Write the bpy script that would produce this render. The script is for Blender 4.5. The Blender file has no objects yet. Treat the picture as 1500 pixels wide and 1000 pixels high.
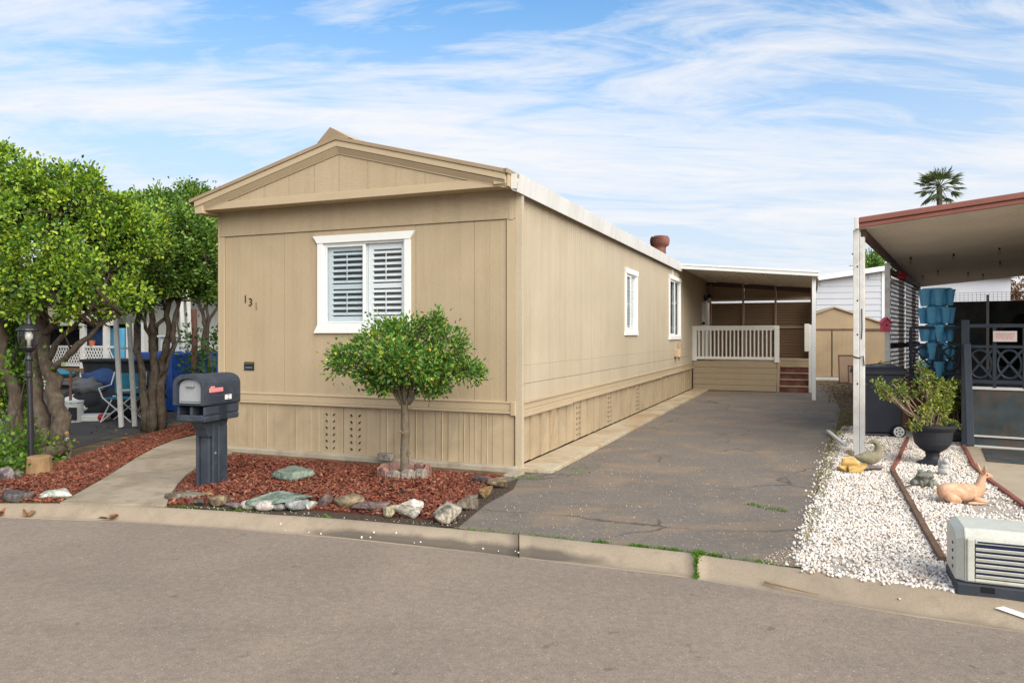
import bpy, math, random
import numpy as np
from mathutils import Vector, Matrix

random.seed(7)
rng = np.random.default_rng(11)
SC = bpy.context.scene
COL = SC.collection
R = math.radians

# ------------------------------------------------------------------ survey helpers
FPX, CX, HZ, EYE = 1085.0, 750.0, 491.0, 1.6      # focal length in px of a 1500 px wide frame, level camera at 1.6 m


def G(px, py, z=0.0):
    Y = (EYE - z) * FPX / (py - HZ)
    return Vector(((px - CX) / FPX * Y, Y, z))


def A(px, py, Y):
    return Vector(((px - CX) / FPX * Y, Y, EYE - (py - HZ) / FPX * Y))


class Frame:
    def __init__(s, ox, oy, deg):
        s.o = Vector((ox, oy, 0)); s.a = R(deg)
        s.r = Vector((math.cos(s.a), math.sin(s.a), 0)); s.s = Vector((-math.sin(s.a), math.cos(s.a), 0))

    def front(s, px, py, y=0.0):
        d = Vector(((px - CX) / FPX, 1, -(py - HZ) / FPX)); e = Vector((0, 0, EYE))
        t = (y - (e - s.o).dot(s.s)) / d.dot(s.s); p = e + d * t
        return (p - s.o).dot(s.r), p.z

    def side(s, px, py, x=0.0):
        d = Vector(((px - CX) / FPX, 1, -(py - HZ) / FPX)); e = Vector((0, 0, EYE))
        t = (x - (e - s.o).dot(s.r)) / d.dot(s.r); p = e + d * t
        return (p - s.o).dot(s.s), p.z

    def w(s, x, y, z=0.0):
        return s.o + s.r * x + s.s * y + Vector((0, 0, z))

    def loc(s, p):
        return (Vector(p) - s.o).dot(s.r), (Vector(p) - s.o).dot(s.s)


HF = Frame(0.05, 8.81, -22.07)      # the beige home: origin at its near corner, x right, y back
NF = Frame(4.63, 9.86, -31.5)       # the neighbour's carport: origin at its near post


# ------------------------------------------------------------------ object helpers
def link(o, parent=None):
    COL.objects.link(o)
    if parent is not None:
        o.parent = parent
    return o


def tag(o, label=None, cat=None, group=None, kind=None):
    if label: o['label'] = label
    if cat: o['category'] = cat
    if group: o['group'] = group
    if kind: o['kind'] = kind
    return o


def thing(name, label, cat, loc=(0, 0, 0), rotz=0.0, group=None):
    o = bpy.data.objects.new(name, None)
    o.empty_display_size = 0.2
    o.location = loc; o.rotation_euler = (0, 0, rotz)
    link(o)
    return tag(o, label, cat, group)


def children(o):
    return [c for c in bpy.data.objects if c.parent == o]


def copy_tree(o, parent=None):
    c = o.copy(); COL.objects.link(c)
    if parent is not None: c.parent = parent
    for ch in children(o): copy_tree(ch, c)
    return c


class MB:
    def __init__(s):
        s.v = []; s.f = []

    def add(s, vs, fs, M=None):
        k = len(s.v)
        for v in vs:
            v = Vector(v)
            s.v.append(tuple(M @ v) if M is not None else tuple(v))
        s.f += [tuple(i + k for i in f) for f in fs]
        return s

    def bb(s, x0, x1, y0, y1, z0, z1, M=None):
        vs = [(x0, y0, z0), (x1, y0, z0), (x1, y1, z0), (x0, y1, z0), (x0, y0, z1), (x1, y0, z1), (x1, y1, z1), (x0, y1, z1)]
        return s.add(vs, [(0, 3, 2, 1), (4, 5, 6, 7), (0, 1, 5, 4), (1, 2, 6, 5), (2, 3, 7, 6), (3, 0, 4, 7)], M)

    def box(s, c, d, M=None):
        return s.bb(c[0] - d[0] / 2, c[0] + d[0] / 2, c[1] - d[1] / 2, c[1] + d[1] / 2, c[2] - d[2] / 2, c[2] + d[2] / 2, M)

    def bar(s, p, q, w, h, up=(0, 0, 1)):
        p = Vector(p); q = Vector(q); d = (q - p); L = d.length; d.normalize()
        u = Vector(up); sd = d.cross(u)
        if sd.length < 1e-4: sd = d.cross(Vector((1, 0, 0)))
        sd.normalize(); u = sd.cross(d)
        M = Matrix(((sd.x, d.x, u.x, p.x), (sd.y, d.y, u.y, p.y), (sd.z, d.z, u.z, p.z), (0, 0, 0, 1)))
        return s.bb(-w / 2, w / 2, 0, L, -h / 2, h / 2, M)

    def tube(s, pts, r, n=8, cap=True, closed=False):
        pts = [Vector(p) for p in pts]
        if not hasattr(r, '__len__'): r = [r] * len(pts)
        k = len(s.v); ref = None
        for i, p in enumerate(pts):
            a = pts[max(i - 1, 0)]; b = pts[min(i + 1, len(pts) - 1)]
            d = (b - a).normalized()
            if ref is None:
                ref = d.cross(Vector((0.3, 0.9, 0.2))).normalized()
            u = (ref - d * ref.dot(d)).normalized(); ref = u
            w = d.cross(u)
            for j in range(n):
                t = 2 * math.pi * j / n
                s.v.append(tuple(p + (u * math.cos(t) + w * math.sin(t)) * r[i]))
        for i in range(len(pts) - 1):
            for j in range(n):
                s.f.append((k + i * n + j, k + i * n + (j + 1) % n, k + (i + 1) * n + (j + 1) % n, k + (i + 1) * n + j))
        if cap:
            s.f.append(tuple(k + j for j in reversed(range(n))))
            s.f.append(tuple(k + (len(pts) - 1) * n + j for j in range(n)))
        return s

    def lathe(s, prof, n=24, c=(0, 0, 0), M=None):
        vs = []; fs = []
        for r_, z in prof:
            for j in range(n):
                t = 2 * math.pi * j / n
                vs.append((c[0] + r_ * math.cos(t), c[1] + r_ * math.sin(t), c[2] + z))
        for i in range(len(prof) - 1):
            for j in range(n):
                fs.append((i * n + j, i * n + (j + 1) % n, (i + 1) * n + (j + 1) % n, (i + 1) * n + j))
        fs.append(tuple(reversed(range(n)))); fs.append(tuple((len(prof) - 1) * n + j for j in range(n)))
        return s.add(vs, fs, M)

    def prism(s, poly, z0, z1, M=None):
        n = len(poly)
        ar = sum(poly[i][0] * poly[(i + 1) % n][1] - poly[(i + 1) % n][0] * poly[i][1] for i in range(n))
        if ar < 0: poly = list(reversed(poly))
        vs = [(p[0], p[1], z0) for p in poly] + [(p[0], p[1], z1) for p in poly]
        fs = [tuple(reversed(range(n))), tuple(range(n, 2 * n))]
        fs += [(i, (i + 1) % n, n + (i + 1) % n, n + i) for i in range(n)]
        return s.add(vs, fs, M)

    def prismy(s, poly, y0, y1, M=None):      # poly in x,z extruded along y
        Mx = Matrix(((1, 0, 0, 0), (0, 0, -1, 0), (0, 1, 0, 0), (0, 0, 0, 1)))
        if M is not None: Mx = M @ Mx
        return s.prism(poly, -y1, -y0, Mx)

    def prismx(s, poly, x0, x1, M=None):      # poly in y,z extruded along x
        Mx = Matrix(((0, 0, 1, 0), (1, 0, 0, 0), (0, 1, 0, 0), (0, 0, 0, 1)))
        if M is not None: Mx = M @ Mx
        return s.prism(poly, x0, x1, Mx)

    def build(s, name, mat, parent=None, loc=(0, 0, 0), rotz=0.0, bevel=0.0, smooth=False, seg=2):
        me = bpy.data.meshes.new(name); me.from_pydata(s.v, [], s.f); me.update()
        o = bpy.data.objects.new(name, me)
        if mat is not None: me.materials.append(mat)
        o.location = loc; o.rotation_euler = (0, 0, rotz)
        link(o, parent)
        if smooth:
            me.polygons.foreach_set('use_smooth', [True] * len(me.polygons))
        if bevel > 0:
            m = o.modifiers.new('bevel', 'BEVEL'); m.width = bevel; m.segments = seg; m.limit_method = 'ANGLE'; m.angle_limit = R(35)
        return o


def np_mesh(name, V, F, mat, parent=None, smooth=False, loc=(0, 0, 0)):
    V = np.asarray(V, dtype=np.float32).reshape(-1, 3); F = np.asarray(F, dtype=np.int32)
    k = F.shape[1]
    me = bpy.data.meshes.new(name)
    me.vertices.add(len(V)); me.vertices.foreach_set('co', V.ravel())
    me.loops.add(F.size); me.loops.foreach_set('vertex_index', F.ravel())
    me.polygons.add(len(F)); me.polygons.foreach_set('loop_start', np.arange(0, F.size, k, dtype=np.int32))
    me.polygons.foreach_set('loop_total', np.full(len(F), k, dtype=np.int32))
    me.update(calc_edges=True); me.validate()
    if smooth: me.polygons.foreach_set('use_smooth', [True] * len(F))
    me.materials.append(mat)
    o = bpy.data.objects.new(name, me); o.location = loc
    return link(o, parent)


def unit(a):
    return a / (np.linalg.norm(a, axis=1, keepdims=True) + 1e-9)


def inpoly(P, poly):
    x, y = P[:, 0], P[:, 1]; c = np.zeros(len(P), bool); n = len(poly)
    for i in range(n):
        x0, y0 = poly[i][0], poly[i][1]; x1, y1 = poly[(i + 1) % n][0], poly[(i + 1) % n][1]
        m = ((y0 > y) != (y1 > y)) & (x < (x1 - x0) * (y - y0) / (y1 - y0 + 1e-12) + x0)
        c ^= m
    return c


def scatter(poly, n):
    a = np.array([(p[0], p[1]) for p in poly]); lo, hi = a.min(0), a.max(0)
    P = rng.uniform(lo, hi, (n * 6, 2)); P = P[inpoly(P, poly)]
    return P[:n]


def rotm(n):
    q = unit(rng.normal(size=(n, 4))); w, x, y, z = q.T
    return np.stack([np.stack([1 - 2 * (y * y + z * z), 2 * (x * y - z * w), 2 * (x * z + y * w)], 1),
                     np.stack([2 * (x * y + z * w), 1 - 2 * (x * x + z * z), 2 * (y * z - x * w)], 1),
                     np.stack([2 * (x * z - y * w), 2 * (y * z + x * w), 1 - 2 * (x * x + y * y)], 1)], 1)


def ico(sub=1):
    import bmesh
    b = bmesh.new(); bmesh.ops.create_icosphere(b, subdivisions=sub, radius=1.0)
    V = np.array([v.co[:] for v in b.verts]); F = np.array([[v.index for v in f.verts] for f in b.faces]); b.free()
    return V, F


ICO1 = ico(1); ICO3 = ico(3)


def pebbles(name, P3, smin, smax, mat, flat=0.65, parent=None):
    n = len(P3); V, F = ICO1
    s = rng.uniform(smin, smax, (n, 1)) * rng.uniform([0.7, 0.7, flat * .8], [1.25, 1.1, flat * 1.2], (n, 3))
    W = V[None] * (1 + rng.uniform(-.22, .22, (n, len(V), 1)))
    W = W * s[:, None, :]
    Rm = rotm(n); tilt = np.einsum('nij,nvj->nvi', Rm, W)
    W = tilt + P3[:, None, :]
    FF = F[None] + (np.arange(n) * len(V))[:, None, None]
    return np_mesh(name, W, FF.reshape(-1, 3), mat, parent)


def leafmesh(name, P, D, L, W, mat, parent=None, fold=.25, loc=(0, 0, 0)):
    n = len(P); D = unit(D); U = rng.normal(size=(n, 3)) * .7 + np.array([0, 0, 1.0])
    S = unit(np.cross(D, U)); N = np.cross(S, D)
    L = np.broadcast_to(L, (n,))[:, None] * rng.uniform(.7, 1.25, (n, 1)); W = np.broadcast_to(W, (n,))[:, None] * rng.uniform(.75, 1.2, (n, 1))
    v = np.stack([P, P + D * L * .3 + S * W * .42 + N * W * fold, P + D * L * .7 + S * W * .4 + N * W * fold * .8, P + D * L - N * L * .08,
                  P + D * L * .7 - S * W * .4 + N * W * fold * .8, P + D * L * .3 - S * W * .42 + N * W * fold], 1)
    F = np.array([[0, 1, 2, 3], [0, 3, 4, 5]])[None] + (np.arange(n) * 6)[:, None, None]
    return np_mesh(name, v, F.reshape(-1, 4), mat, parent, loc=loc)


def vnoise(P, f, seed=0):
    r_ = np.random.default_rng(seed); out = np.zeros(len(P))
    for _ in range(7):
        k = r_.normal(size=P.shape[1]) * f; out += np.sin(P @ k + r_.uniform(0, 6.28))
    return out / 3.0


# ------------------------------------------------------------------ materials
def lin(c):
    return tuple((x / 255 / 12.92 if x / 255 <= .04045 else ((x / 255 + .055) / 1.055) ** 2.4) for x in c)


class NT:
    def __init__(s, m):
        s.t = m.node_tree; s.n = s.t.nodes; s.l = s.t.links

    def new(s, typ, **kw):
        nd = s.n.new(typ)
        for k, v in kw.items():
            if k in nd.inputs.keys(): nd.inputs[k].default_value = v
            else: setattr(nd, k, v)
        return nd

    def ln(s, a, b):
        s.l.new(a, b)

    def noise(s, vec, scale, detail=4, rough=.55, dist=0.0):
        n = s.new('ShaderNodeTexNoise'); n.inputs['Scale'].default_value = scale; n.inputs['Detail'].default_value = detail
        n.inputs['Roughness'].default_value = rough; n.inputs['Distortion'].default_value = dist
        if vec is not None: s.ln(vec, n.inputs['Vector'])
        return n.outputs['Fac']

    def ramp(s, fac, *stops):
        n = s.new('ShaderNodeValToRGB'); e = n.color_ramp.elements
        while len(e) < len(stops): e.new(0.5)
        for i, (p, c) in enumerate(stops):
            e[i].position = p
            e[i].color = (c, c, c, 1) if not hasattr(c, '__len__') else (c[0], c[1], c[2], 1)
        s.ln(fac, n.inputs['Fac'])
        return n.outputs['Color']

    def mix(s, fac, a, b, mode='MIX'):
        n = s.new('ShaderNodeMix'); n.data_type = 'RGBA'; n.blend_type = mode
        for sock, v in ((n.inputs[0], fac), (n.inputs[6], a), (n.inputs[7], b)):
            if hasattr(v, 'is_output'): s.ln(v, sock)
            elif hasattr(v, '__len__'): sock.default_value = (v[0], v[1], v[2], 1)
            else: sock.default_value = v
        return n.outputs[2]

    def math(s, op, a, b=None):
        n = s.new('ShaderNodeMath'); n.operation = op
        for i, v in enumerate((a, b)):
            if v is None: continue
            if hasattr(v, 'is_output'): s.ln(v, n.inputs[i])
            else: n.inputs[i].default_value = v
        return n.outputs[0]

    def coord(s, kind='Object', scale=(1, 1, 1), rot=(0, 0, 0)):
        c = s.new('ShaderNodeTexCoord'); m = s.new('ShaderNodeMapping')
        m.inputs['Scale'].default_value = scale; m.inputs['Rotation'].default_value = rot
        s.ln(c.outputs[kind], m.inputs['Vector'])
        return m.outputs['Vector']


def newmat(name):
    m = bpy.data.materials.new(name); m.use_nodes = True
    t = NT(m); b = t.n['Principled BSDF']
    return m, t, b


def mul(c, k):
    return tuple(min(x * k, .95) for x in c)


def PM(name, col, rough=.7, var=.12, vs=3.0, bump=0.0, bs=60.0, spec=.3, metal=0.0, stretch=(1, 1, 1), dirt=None, dirt_amt=.0, dirt_scale=4.0, fine=.08, fs=90.0, streak=0.0):
    m, t, b = newmat(name)
    v = t.coord()
    n1 = t.noise(v, vs, 5)
    c = t.mix(t.ramp(n1, (.3, 0), (.7, 1)), mul(col, 1 - var), mul(col, 1 + var))
    vs2 = t.coord(scale=stretch)
    if fine:
        n2 = t.noise(vs2, fs, 3)
        c = t.mix(t.ramp(n2, (.3, 0), (.7, 1)), c, t.mix(1.0, c, (1 - fine * 2,) * 3, 'MULTIPLY'))
    if streak:                                        # rain streaks and faded bands running down the paint
        n4 = t.noise(t.coord(scale=(1, 1, .05)), 7, 5, .6)
        c = t.mix(t.math('MULTIPLY', t.ramp(n4, (.46, 0), (.68, 1)), streak), c, t.mix(1.0, c, (.74, .70, .64), 'MULTIPLY'))
        n5 = t.noise(t.coord(scale=(1, 1, .09)), 2.3, 5, .6)
        c = t.mix(t.math('MULTIPLY', t.ramp(n5, (.50, 0), (.70, 1)), streak), c, t.mix(1.0, c, (1.10, 1.11, 1.14), 'MULTIPLY'))
    if dirt is not None:
        n3 = t.noise(v, dirt_scale, 6, .6, .6)
        c = t.mix(t.math('MULTIPLY', t.ramp(n3, (.45, 0), (.7, 1)), dirt_amt), c, dirt)
    t.ln(c, b.inputs['Base Color'])
    rn = t.noise(v, vs * 2, 4)
    rr = t.math('ADD', t.math('MULTIPLY', t.math('SUBTRACT', rn, .5), .25), rough)
    t.ln(rr, b.inputs['Roughness'])
    b.inputs['Specular IOR Level'].default_value = spec; b.inputs['Metallic'].default_value = metal
    if bump:
        bn = t.new('ShaderNodeBump'); bn.inputs['Strength'].default_value = bump; bn.inputs['Distance'].default_value = .01
        t.ln(t.noise(vs2, bs, 4), bn.inputs['Height']); t.ln(bn.outputs['Normal'], b.inputs['Normal'])
    return m


def leafmat(name, cols, trans=.3, rough=.45, clump=3.2):
    m, t, b = newmat(name)
    g = t.new('ShaderNodeNewGeometry'); r_ = g.outputs['Random Per Island']
    st = [(i / (len(cols) - 1), c) for i, c in enumerate(cols)]
    c = t.ramp(r_, *st)
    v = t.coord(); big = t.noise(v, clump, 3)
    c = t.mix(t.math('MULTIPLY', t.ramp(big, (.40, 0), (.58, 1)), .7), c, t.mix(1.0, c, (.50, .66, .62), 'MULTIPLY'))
    t.ln(c, b.inputs['Base Color']); b.inputs['Roughness'].default_value = rough
    b.inputs['Specular IOR Level'].default_value = .4
    tr = t.new('ShaderNodeBsdfTranslucent'); t.ln(t.mix(1.0, c, (1.3, 1.4, .5), 'MULTIPLY'), tr.inputs['Color'])
    mx = t.new('ShaderNodeMixShader'); mx.inputs[0].default_value = trans
    t.ln(b.outputs[0], mx.inputs[1]); t.ln(tr.outputs[0], mx.inputs[2])
    t.ln(mx.outputs[0], t.n['Material Output'].inputs['Surface'])
    return m


def islandmat(name, cols, rough=.75, fine=.15, fs=60, bump=.0):
    m, t, b = newmat(name)
    g = t.new('ShaderNodeNewGeometry')
    st = [(i / (len(cols) - 1), c) for i, c in enumerate(cols)]
    c = t.ramp(g.outputs['Random Per Island'], *st)
    n2 = t.noise(t.coord(), fs, 3)
    c = t.mix(t.ramp(n2, (.3, 0), (.7, 1)), c, t.mix(1.0, c, (1 - fine * 2,) * 3, 'MULTIPLY'))
    t.ln(c, b.inputs['Base Color']); b.inputs['Roughness'].default_value = rough; b.inputs['Specular IOR Level'].default_value = .25
    return m


def glassmat(name, tint=(.8, .87, .9), refl=.06, dark=0.0):
    m, t, b = newmat(name)
    t.n.remove(b)
    tr = t.new('ShaderNodeBsdfTransparent'); tr.inputs['Color'].default_value = (*tint, 1)
    gl = t.new('ShaderNodeBsdfGlossy'); gl.inputs['Roughness'].default_value = .03
    fr = t.new('ShaderNodeLayerWeight'); fr.inputs['Blend'].default_value = .5
    f = t.math('ADD', t.math('MULTIPLY', t.math('POWER', fr.outputs['Facing'], 4.0), .5), refl)
    mx = t.new('ShaderNodeMixShader'); t.ln(f, mx.inputs[0]); t.ln(tr.outputs[0], mx.inputs[1]); t.ln(gl.outputs[0], mx.inputs[2])
    t.ln(mx.outputs[0], t.n['Material Output'].inputs['Surface'])
    return m


BEIGE = (.458, .36, .236)
M = {}
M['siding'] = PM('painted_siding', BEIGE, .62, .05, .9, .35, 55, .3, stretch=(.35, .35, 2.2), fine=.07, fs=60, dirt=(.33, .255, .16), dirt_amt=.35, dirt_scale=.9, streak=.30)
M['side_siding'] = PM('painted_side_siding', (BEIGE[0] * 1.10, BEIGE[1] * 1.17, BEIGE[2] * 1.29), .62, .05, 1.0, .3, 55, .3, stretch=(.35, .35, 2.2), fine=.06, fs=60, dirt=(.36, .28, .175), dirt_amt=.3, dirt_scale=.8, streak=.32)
M['trim'] = PM('painted_trim', mul(BEIGE, 1.02), .6, .04, 2, .2, 50, .3, stretch=(.3, .3, 2), fine=.04)
M['skirt'] = PM('painted_skirting', mul(BEIGE, .97), .55, .06, 1.5, .05, 30, .35, dirt=(.2, .15, .09), dirt_amt=.32, dirt_scale=2.2, fine=.05, streak=.45)
M['roof'] = PM('roof_metal', (.34, .25, .16), .5, .1, 2, 0, 40, .4)
M['white'] = PM('white_paint', (.78, .78, .76), .5, .03, 3, .04, 60, .35, fine=.02)
M['gutter'] = PM('gutter_white', (.70, .69, .66), .45, .04, 1.2, 0, 40, .4, dirt=(.5, .47, .4), dirt_amt=.35, dirt_scale=1.5, fine=.02, streak=.35)
M['shutter'] = PM('shutter_white', (.8, .8, .79), .5, .02, 3, 0, 40, .3, fine=0)
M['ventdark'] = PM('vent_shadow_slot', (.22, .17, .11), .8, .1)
M['black'] = PM('black_void', (.012, .012, .013), .9, .1)
M['glass'] = glassmat('window_glass', (.96, .98, .99), .04)
M['screen'] = glassmat('screened_glass', (.88, .92, .94), .03)
M['darkglass'] = glassmat('dark_glass', (.3, .34, .38), .12)
M['interior'] = PM('room_wall', (.30, .27, .24), .9, .1, 2)
M['digit'] = PM('digit_metal', (.06, .045, .035), .5, .2, 20)
M['digit2'] = PM('digit_painted_over', mul(BEIGE, .55), .6, .1, 20)
M['rust'] = PM('rust_paint', (.19, .075, .055), .6, .2, 10, .1, 60)
M['lampblack'] = PM('black_metal', (.016, .017, .02), .4, .2, 12, .05, 80, .5)
M['navyplastic'] = PM('mailbox_plastic', (.032, .041, .058), .55, .12, 6, .12, 160, .4, dirt=(.1, .11, .12), dirt_amt=.35, dirt_scale=5)
M['greyplastic'] = PM('mailbox_door_plastic', (.30, .31, .33), .55, .06, 6, .1, 160, .4)
M['pink'] = PM('faded_red_plastic', (.72, .25, .25), .5, .06, 10)
M['sticker'] = PM('white_sticker', (.75, .75, .72), .5, .04, 20)
M['galv'] = PM('galvanised_metal', (.45, .46, .46), .4, .1, 20, metal=.7)
M['bark'] = PM('grey_brown_bark', (.115, .088, .064), .85, .3, 6, .9, 26, .2, stretch=(1, 1, .3), fine=.25, fs=30, dirt=(.20, .175, .14), dirt_amt=.5, dirt_scale=7)
M['bark2'] = PM('pale_shrub_bark', (.19, .155, .11), .85, .22, 9, .8, 40, .2, stretch=(1, 1, .5), fine=.18, fs=40, dirt=(.12, .1, .075), dirt_amt=.5, dirt_scale=14)
M['twig'] = PM('dark_twig', (.075, .055, .04), .85, .3, 8)
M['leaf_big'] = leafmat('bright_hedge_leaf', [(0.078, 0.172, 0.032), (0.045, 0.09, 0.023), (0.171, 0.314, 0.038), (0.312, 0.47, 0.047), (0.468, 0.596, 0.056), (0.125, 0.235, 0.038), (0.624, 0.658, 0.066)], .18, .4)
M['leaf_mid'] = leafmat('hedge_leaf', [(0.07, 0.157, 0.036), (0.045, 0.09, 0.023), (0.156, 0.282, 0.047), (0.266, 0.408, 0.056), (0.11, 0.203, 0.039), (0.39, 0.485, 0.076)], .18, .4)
M['leaf_far'] = leafmat('far_leaf', [(0.039, 0.104, 0.026), (0.078, 0.169, 0.026), (0.156, 0.26, 0.039)], .25)
M['leaf_small'] = leafmat('holly_leaf', [(0.044, 0.127, 0.025), (0.083, 0.21, 0.034), (0.134, 0.284, 0.043), (0.067, 0.166, 0.029), (0.226, 0.374, 0.057), (0.54, 0.45, 0.071)], .2, .33)
M['leaf_ivy'] = leafmat('ivy_leaf', [(.05, .13, .015), (.13, .24, .02), (.2, .3, .03), (.04, .1, .015)], .3)
M['leaf_jade'] = leafmat('jade_leaf', [(.12, .19, .04), (.26, .31, .05), (.38, .38, .07), (.09, .15, .04)], .15)
M['leaf_palm'] = leafmat('palm_leaf', [(.08, .13, .05), (.14, .19, .085), (.19, .24, .11), (.27, .24, .13)], .2)
M['grass'] = leafmat('weed_leaf', [(.07, .17, .015), (.14, .27, .02), (.1, .2, .02)], .3, .6)
M['drygrass'] = leafmat('dry_grass', [(.28, .2, .08), (.4, .3, .12), (.22, .2, .06), (.14, .17, .04)], .2, .8)
M['fallen'] = islandmat('fallen_leaf', [(.34, .14, .06), (.2, .1, .05), (.4, .22, .1)])
M['pebble'] = islandmat('white_pebble', [(0.798, 0.731, 0.646), (0.855, 0.827, 0.779), (0.627, 0.494, 0.38), (0.874, 0.845, 0.798), (0.722, 0.589, 0.475), (0.855, 0.817, 0.76), (0.418, 0.37, 0.332), (0.855, 0.817, 0.76)], .8, .08, 50)
M['grit'] = islandmat('dull_pebble', [(.42, .36, .30), (.55, .49, .42), (.30, .25, .2), (.62, .57, .5), (.38, .33, .28)], .85, .1, 50)
M['chip'] = islandmat('bark_chip', [(.13, .034, .02), (.24, .062, .034), (.34, .105, .06), (.17, .042, .024), (.42, .19, .12), (.07, .024, .016), (.21, .075, .05)], .8, .2, 60)
M['mulchbase'] = PM('mulch_base', (.10, .03, .018), .95, .4, 30, .8, 50)
M['gravelbase'] = PM('gravel_base', (.42, .38, .33), .95, .2, 40, .8, 60)
M['wood'] = PM('weathered_wood', (.19, .115, .075), .8, .2, 5, .5, 30, .2, stretch=(1, 1, .2), fine=.2, fs=30)
M['redwood'] = PM('red_brown_wood', (.17, .085, .062), .75, .2, 5, .4, 30, .25, fine=.15, fs=25)
M['brick'] = PM('red_edging', (.26, .09, .065), .85, .2, 9, .5, 50)
M['log'] = PM('cut_log', (.28, .175, .085), .85, .25, 8, .4, 40)
M['terracotta'] = PM('terracotta', (.44, .13, .06), .7, .12, 10)
M['blueplast'] = PM('blue_plastic', (.11, .41, .66), .45, .12, 5, .05, 50, .4)
M['bluetarp'] = PM('blue_tarp', (.008, .045, .22), .4, .35, 4, .5, 6, .4)
M['fabricblue'] = PM('blue_fabric', (.02, .05, .14), .8, .2, 6)
M['teal'] = PM('teal_fabric', (.03, .17, .24), .8, .2, 6)
M['darkfab'] = PM('dark_fabric', (.022, .024, .03), .9, .3, 6, .3, 20)
M['greyfab'] = PM('grey_fabric', (.11, .12, .13), .85, .15, 6)
M['binplast'] = PM('dark_bin_plastic', (.018, .022, .034), .5, .15, 4, .1, 90, .4)
M['urn'] = PM('urn_resin', (.022, .025, .033), .6, .2, 8, .2, 60, .35)
M['soil'] = PM('potting_soil', (.07, .05, .035), .95, .3, 30, .6, 60)
M['stem'] = PM('jade_stem', (.28, .2, .14), .8, .2, 20)
M['darkfence'] = PM('dark_painted_wood', (.026, .036, .050), .6, .2, 5, .15, 40, .35)
M['darkpanel'] = PM('dark_screen', (.05, .066, .072), .7, .3, 5, .1, 60, .3, dirt=(.2, .09, .03), dirt_amt=.35, dirt_scale=3.3)
M['alum'] = PM('white_aluminium', (.62, .62, .6), .45, .05, 4, 0, 40, .4)
M['postwhite'] = PM('old_white_post', (.72, .71, .68), .55, .05, 4, .05, 40, .35, dirt=(.25, .18, .12), dirt_amt=.3, dirt_scale=6)
M['fasciared'] = PM('red_brown_fascia', (.28, .11, .085), .5, .1, 3)
M['panwhite'] = PM('awning_pan_cream', (.85, .79, .68), .55, .06, 1.5, 0, 40, .3)
M['panbeam'] = PM('awning_brown_beam', (.12, .075, .06), .7, .1, 3)
M['porchwhite'] = PM('porch_cream_paint', (.78, .77, .71), .5, .03, 3, .05, 50)
M['porchskirt'] = PM('porch_skirt_board', mul(BEIGE, .86), .65, .05, 2, .2, 40, stretch=(.3, .3, 2))
M['brownlouvre'] = PM('brown_louvre', (.36, .25, .17), .6, .08, 2, .05, 40)
M['stepred'] = PM('red_step_paint', (.12, .038, .03), .75, .3, 4, .3, 40, dirt=(.26, .16, .12), dirt_amt=.5, dirt_scale=3)
M['steptan'] = PM('step_tread', (.33, .25, .17), .75, .15, 4, .2, 40)
M['shedtan'] = PM('shed_tan', (.40, .295, .185), .6, .12, 1.2, .05, 20, dirt=(.48, .34, .17), dirt_amt=.4, dirt_scale=1.2)
M['whiteside'] = PM('white_clapboard', (.53, .55, .60), .6, .03, 2)
M['yellowside'] = PM('pale_yellow_siding', (.74, .74, .56), .6, .04, 2)
M['palewall'] = PM('pale_white_siding', (.80, .81, .74), .6, .04, 2)
M['yellowstone'] = PM('yellow_block', (.60, .40, .14), .85, .15, 10, .3, 50)
M['duck'] = PM('duck_stone', (.26, .23, .15), .85, .25, 14, .4, 60, dirt=(.14, .13, .08), dirt_amt=.5, dirt_scale=10)
M['frog'] = PM('frog_stone', (.17, .17, .14), .85, .35, 18, .5, 60, dirt=(.4, .4, .36), dirt_amt=.4, dirt_scale=16)
M['greystat'] = PM('grey_statue', (.45, .45, .43), .85, .2, 18, .4, 60)
M['deer'] = PM('deer_terracotta', (.58, .33, .20), .85, .14, 12, .4, 70, dirt=(.74, .55, .40), dirt_amt=.6, dirt_scale=16)
M['genwhite'] = PM('cream_grey_shell', (.55, .56, .50), .5, .05, 5, .03, 60, .4, dirt=(.36, .33, .24), dirt_amt=.45, dirt_scale=6)
M['gendark'] = PM('dark_base_plastic', (.035, .042, .055), .6, .15, 6)
M['genslot'] = PM('navy_slot', (.012, .02, .06), .6, .1)
M['pinkhouse'] = PM('pink_birdhouse_paint', (.62, .09, .16), .6, .12, 8)
M['redplast'] = PM('red_plastic', (.42, .015, .03), .4, .1, 8)
M['clearplast'] = glassmat('clear_bulb', (.9, .9, .88), .05)
M['bucket'] = PM('bucket_white', (.62, .63, .6), .5, .06, 8)
M['stone_w'] = None
def stonemat(name, c1, c2, bump=.8):
    m, t, b = newmat(name)
    v = t.coord(); n1 = t.noise(v, 9, 6, .65, .8); n2 = t.noise(v, 45, 4)
    c = t.mix(t.ramp(n1, (.38, 0), (.60, 1)), mul(c1, .8), mul(c2, 1.1))
    c = t.mix(t.ramp(n2, (.3, 0), (.72, 1)), t.mix(1.0, c, (.58, .57, .56), 'MULTIPLY'), c)
    t.ln(c, b.inputs['Base Color']); b.inputs['Roughness'].default_value = .8; b.inputs['Specular IOR Level'].default_value = .3
    bn = t.new('ShaderNodeBump'); bn.inputs['Strength'].default_value = bump; bn.inputs['Distance'].default_value = .022
    t.ln(t.math('ADD', n1, t.math('MULTIPLY', n2, .6)), bn.inputs['Height']); t.ln(bn.outputs['Normal'], b.inputs['Normal'])
    return m


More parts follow.
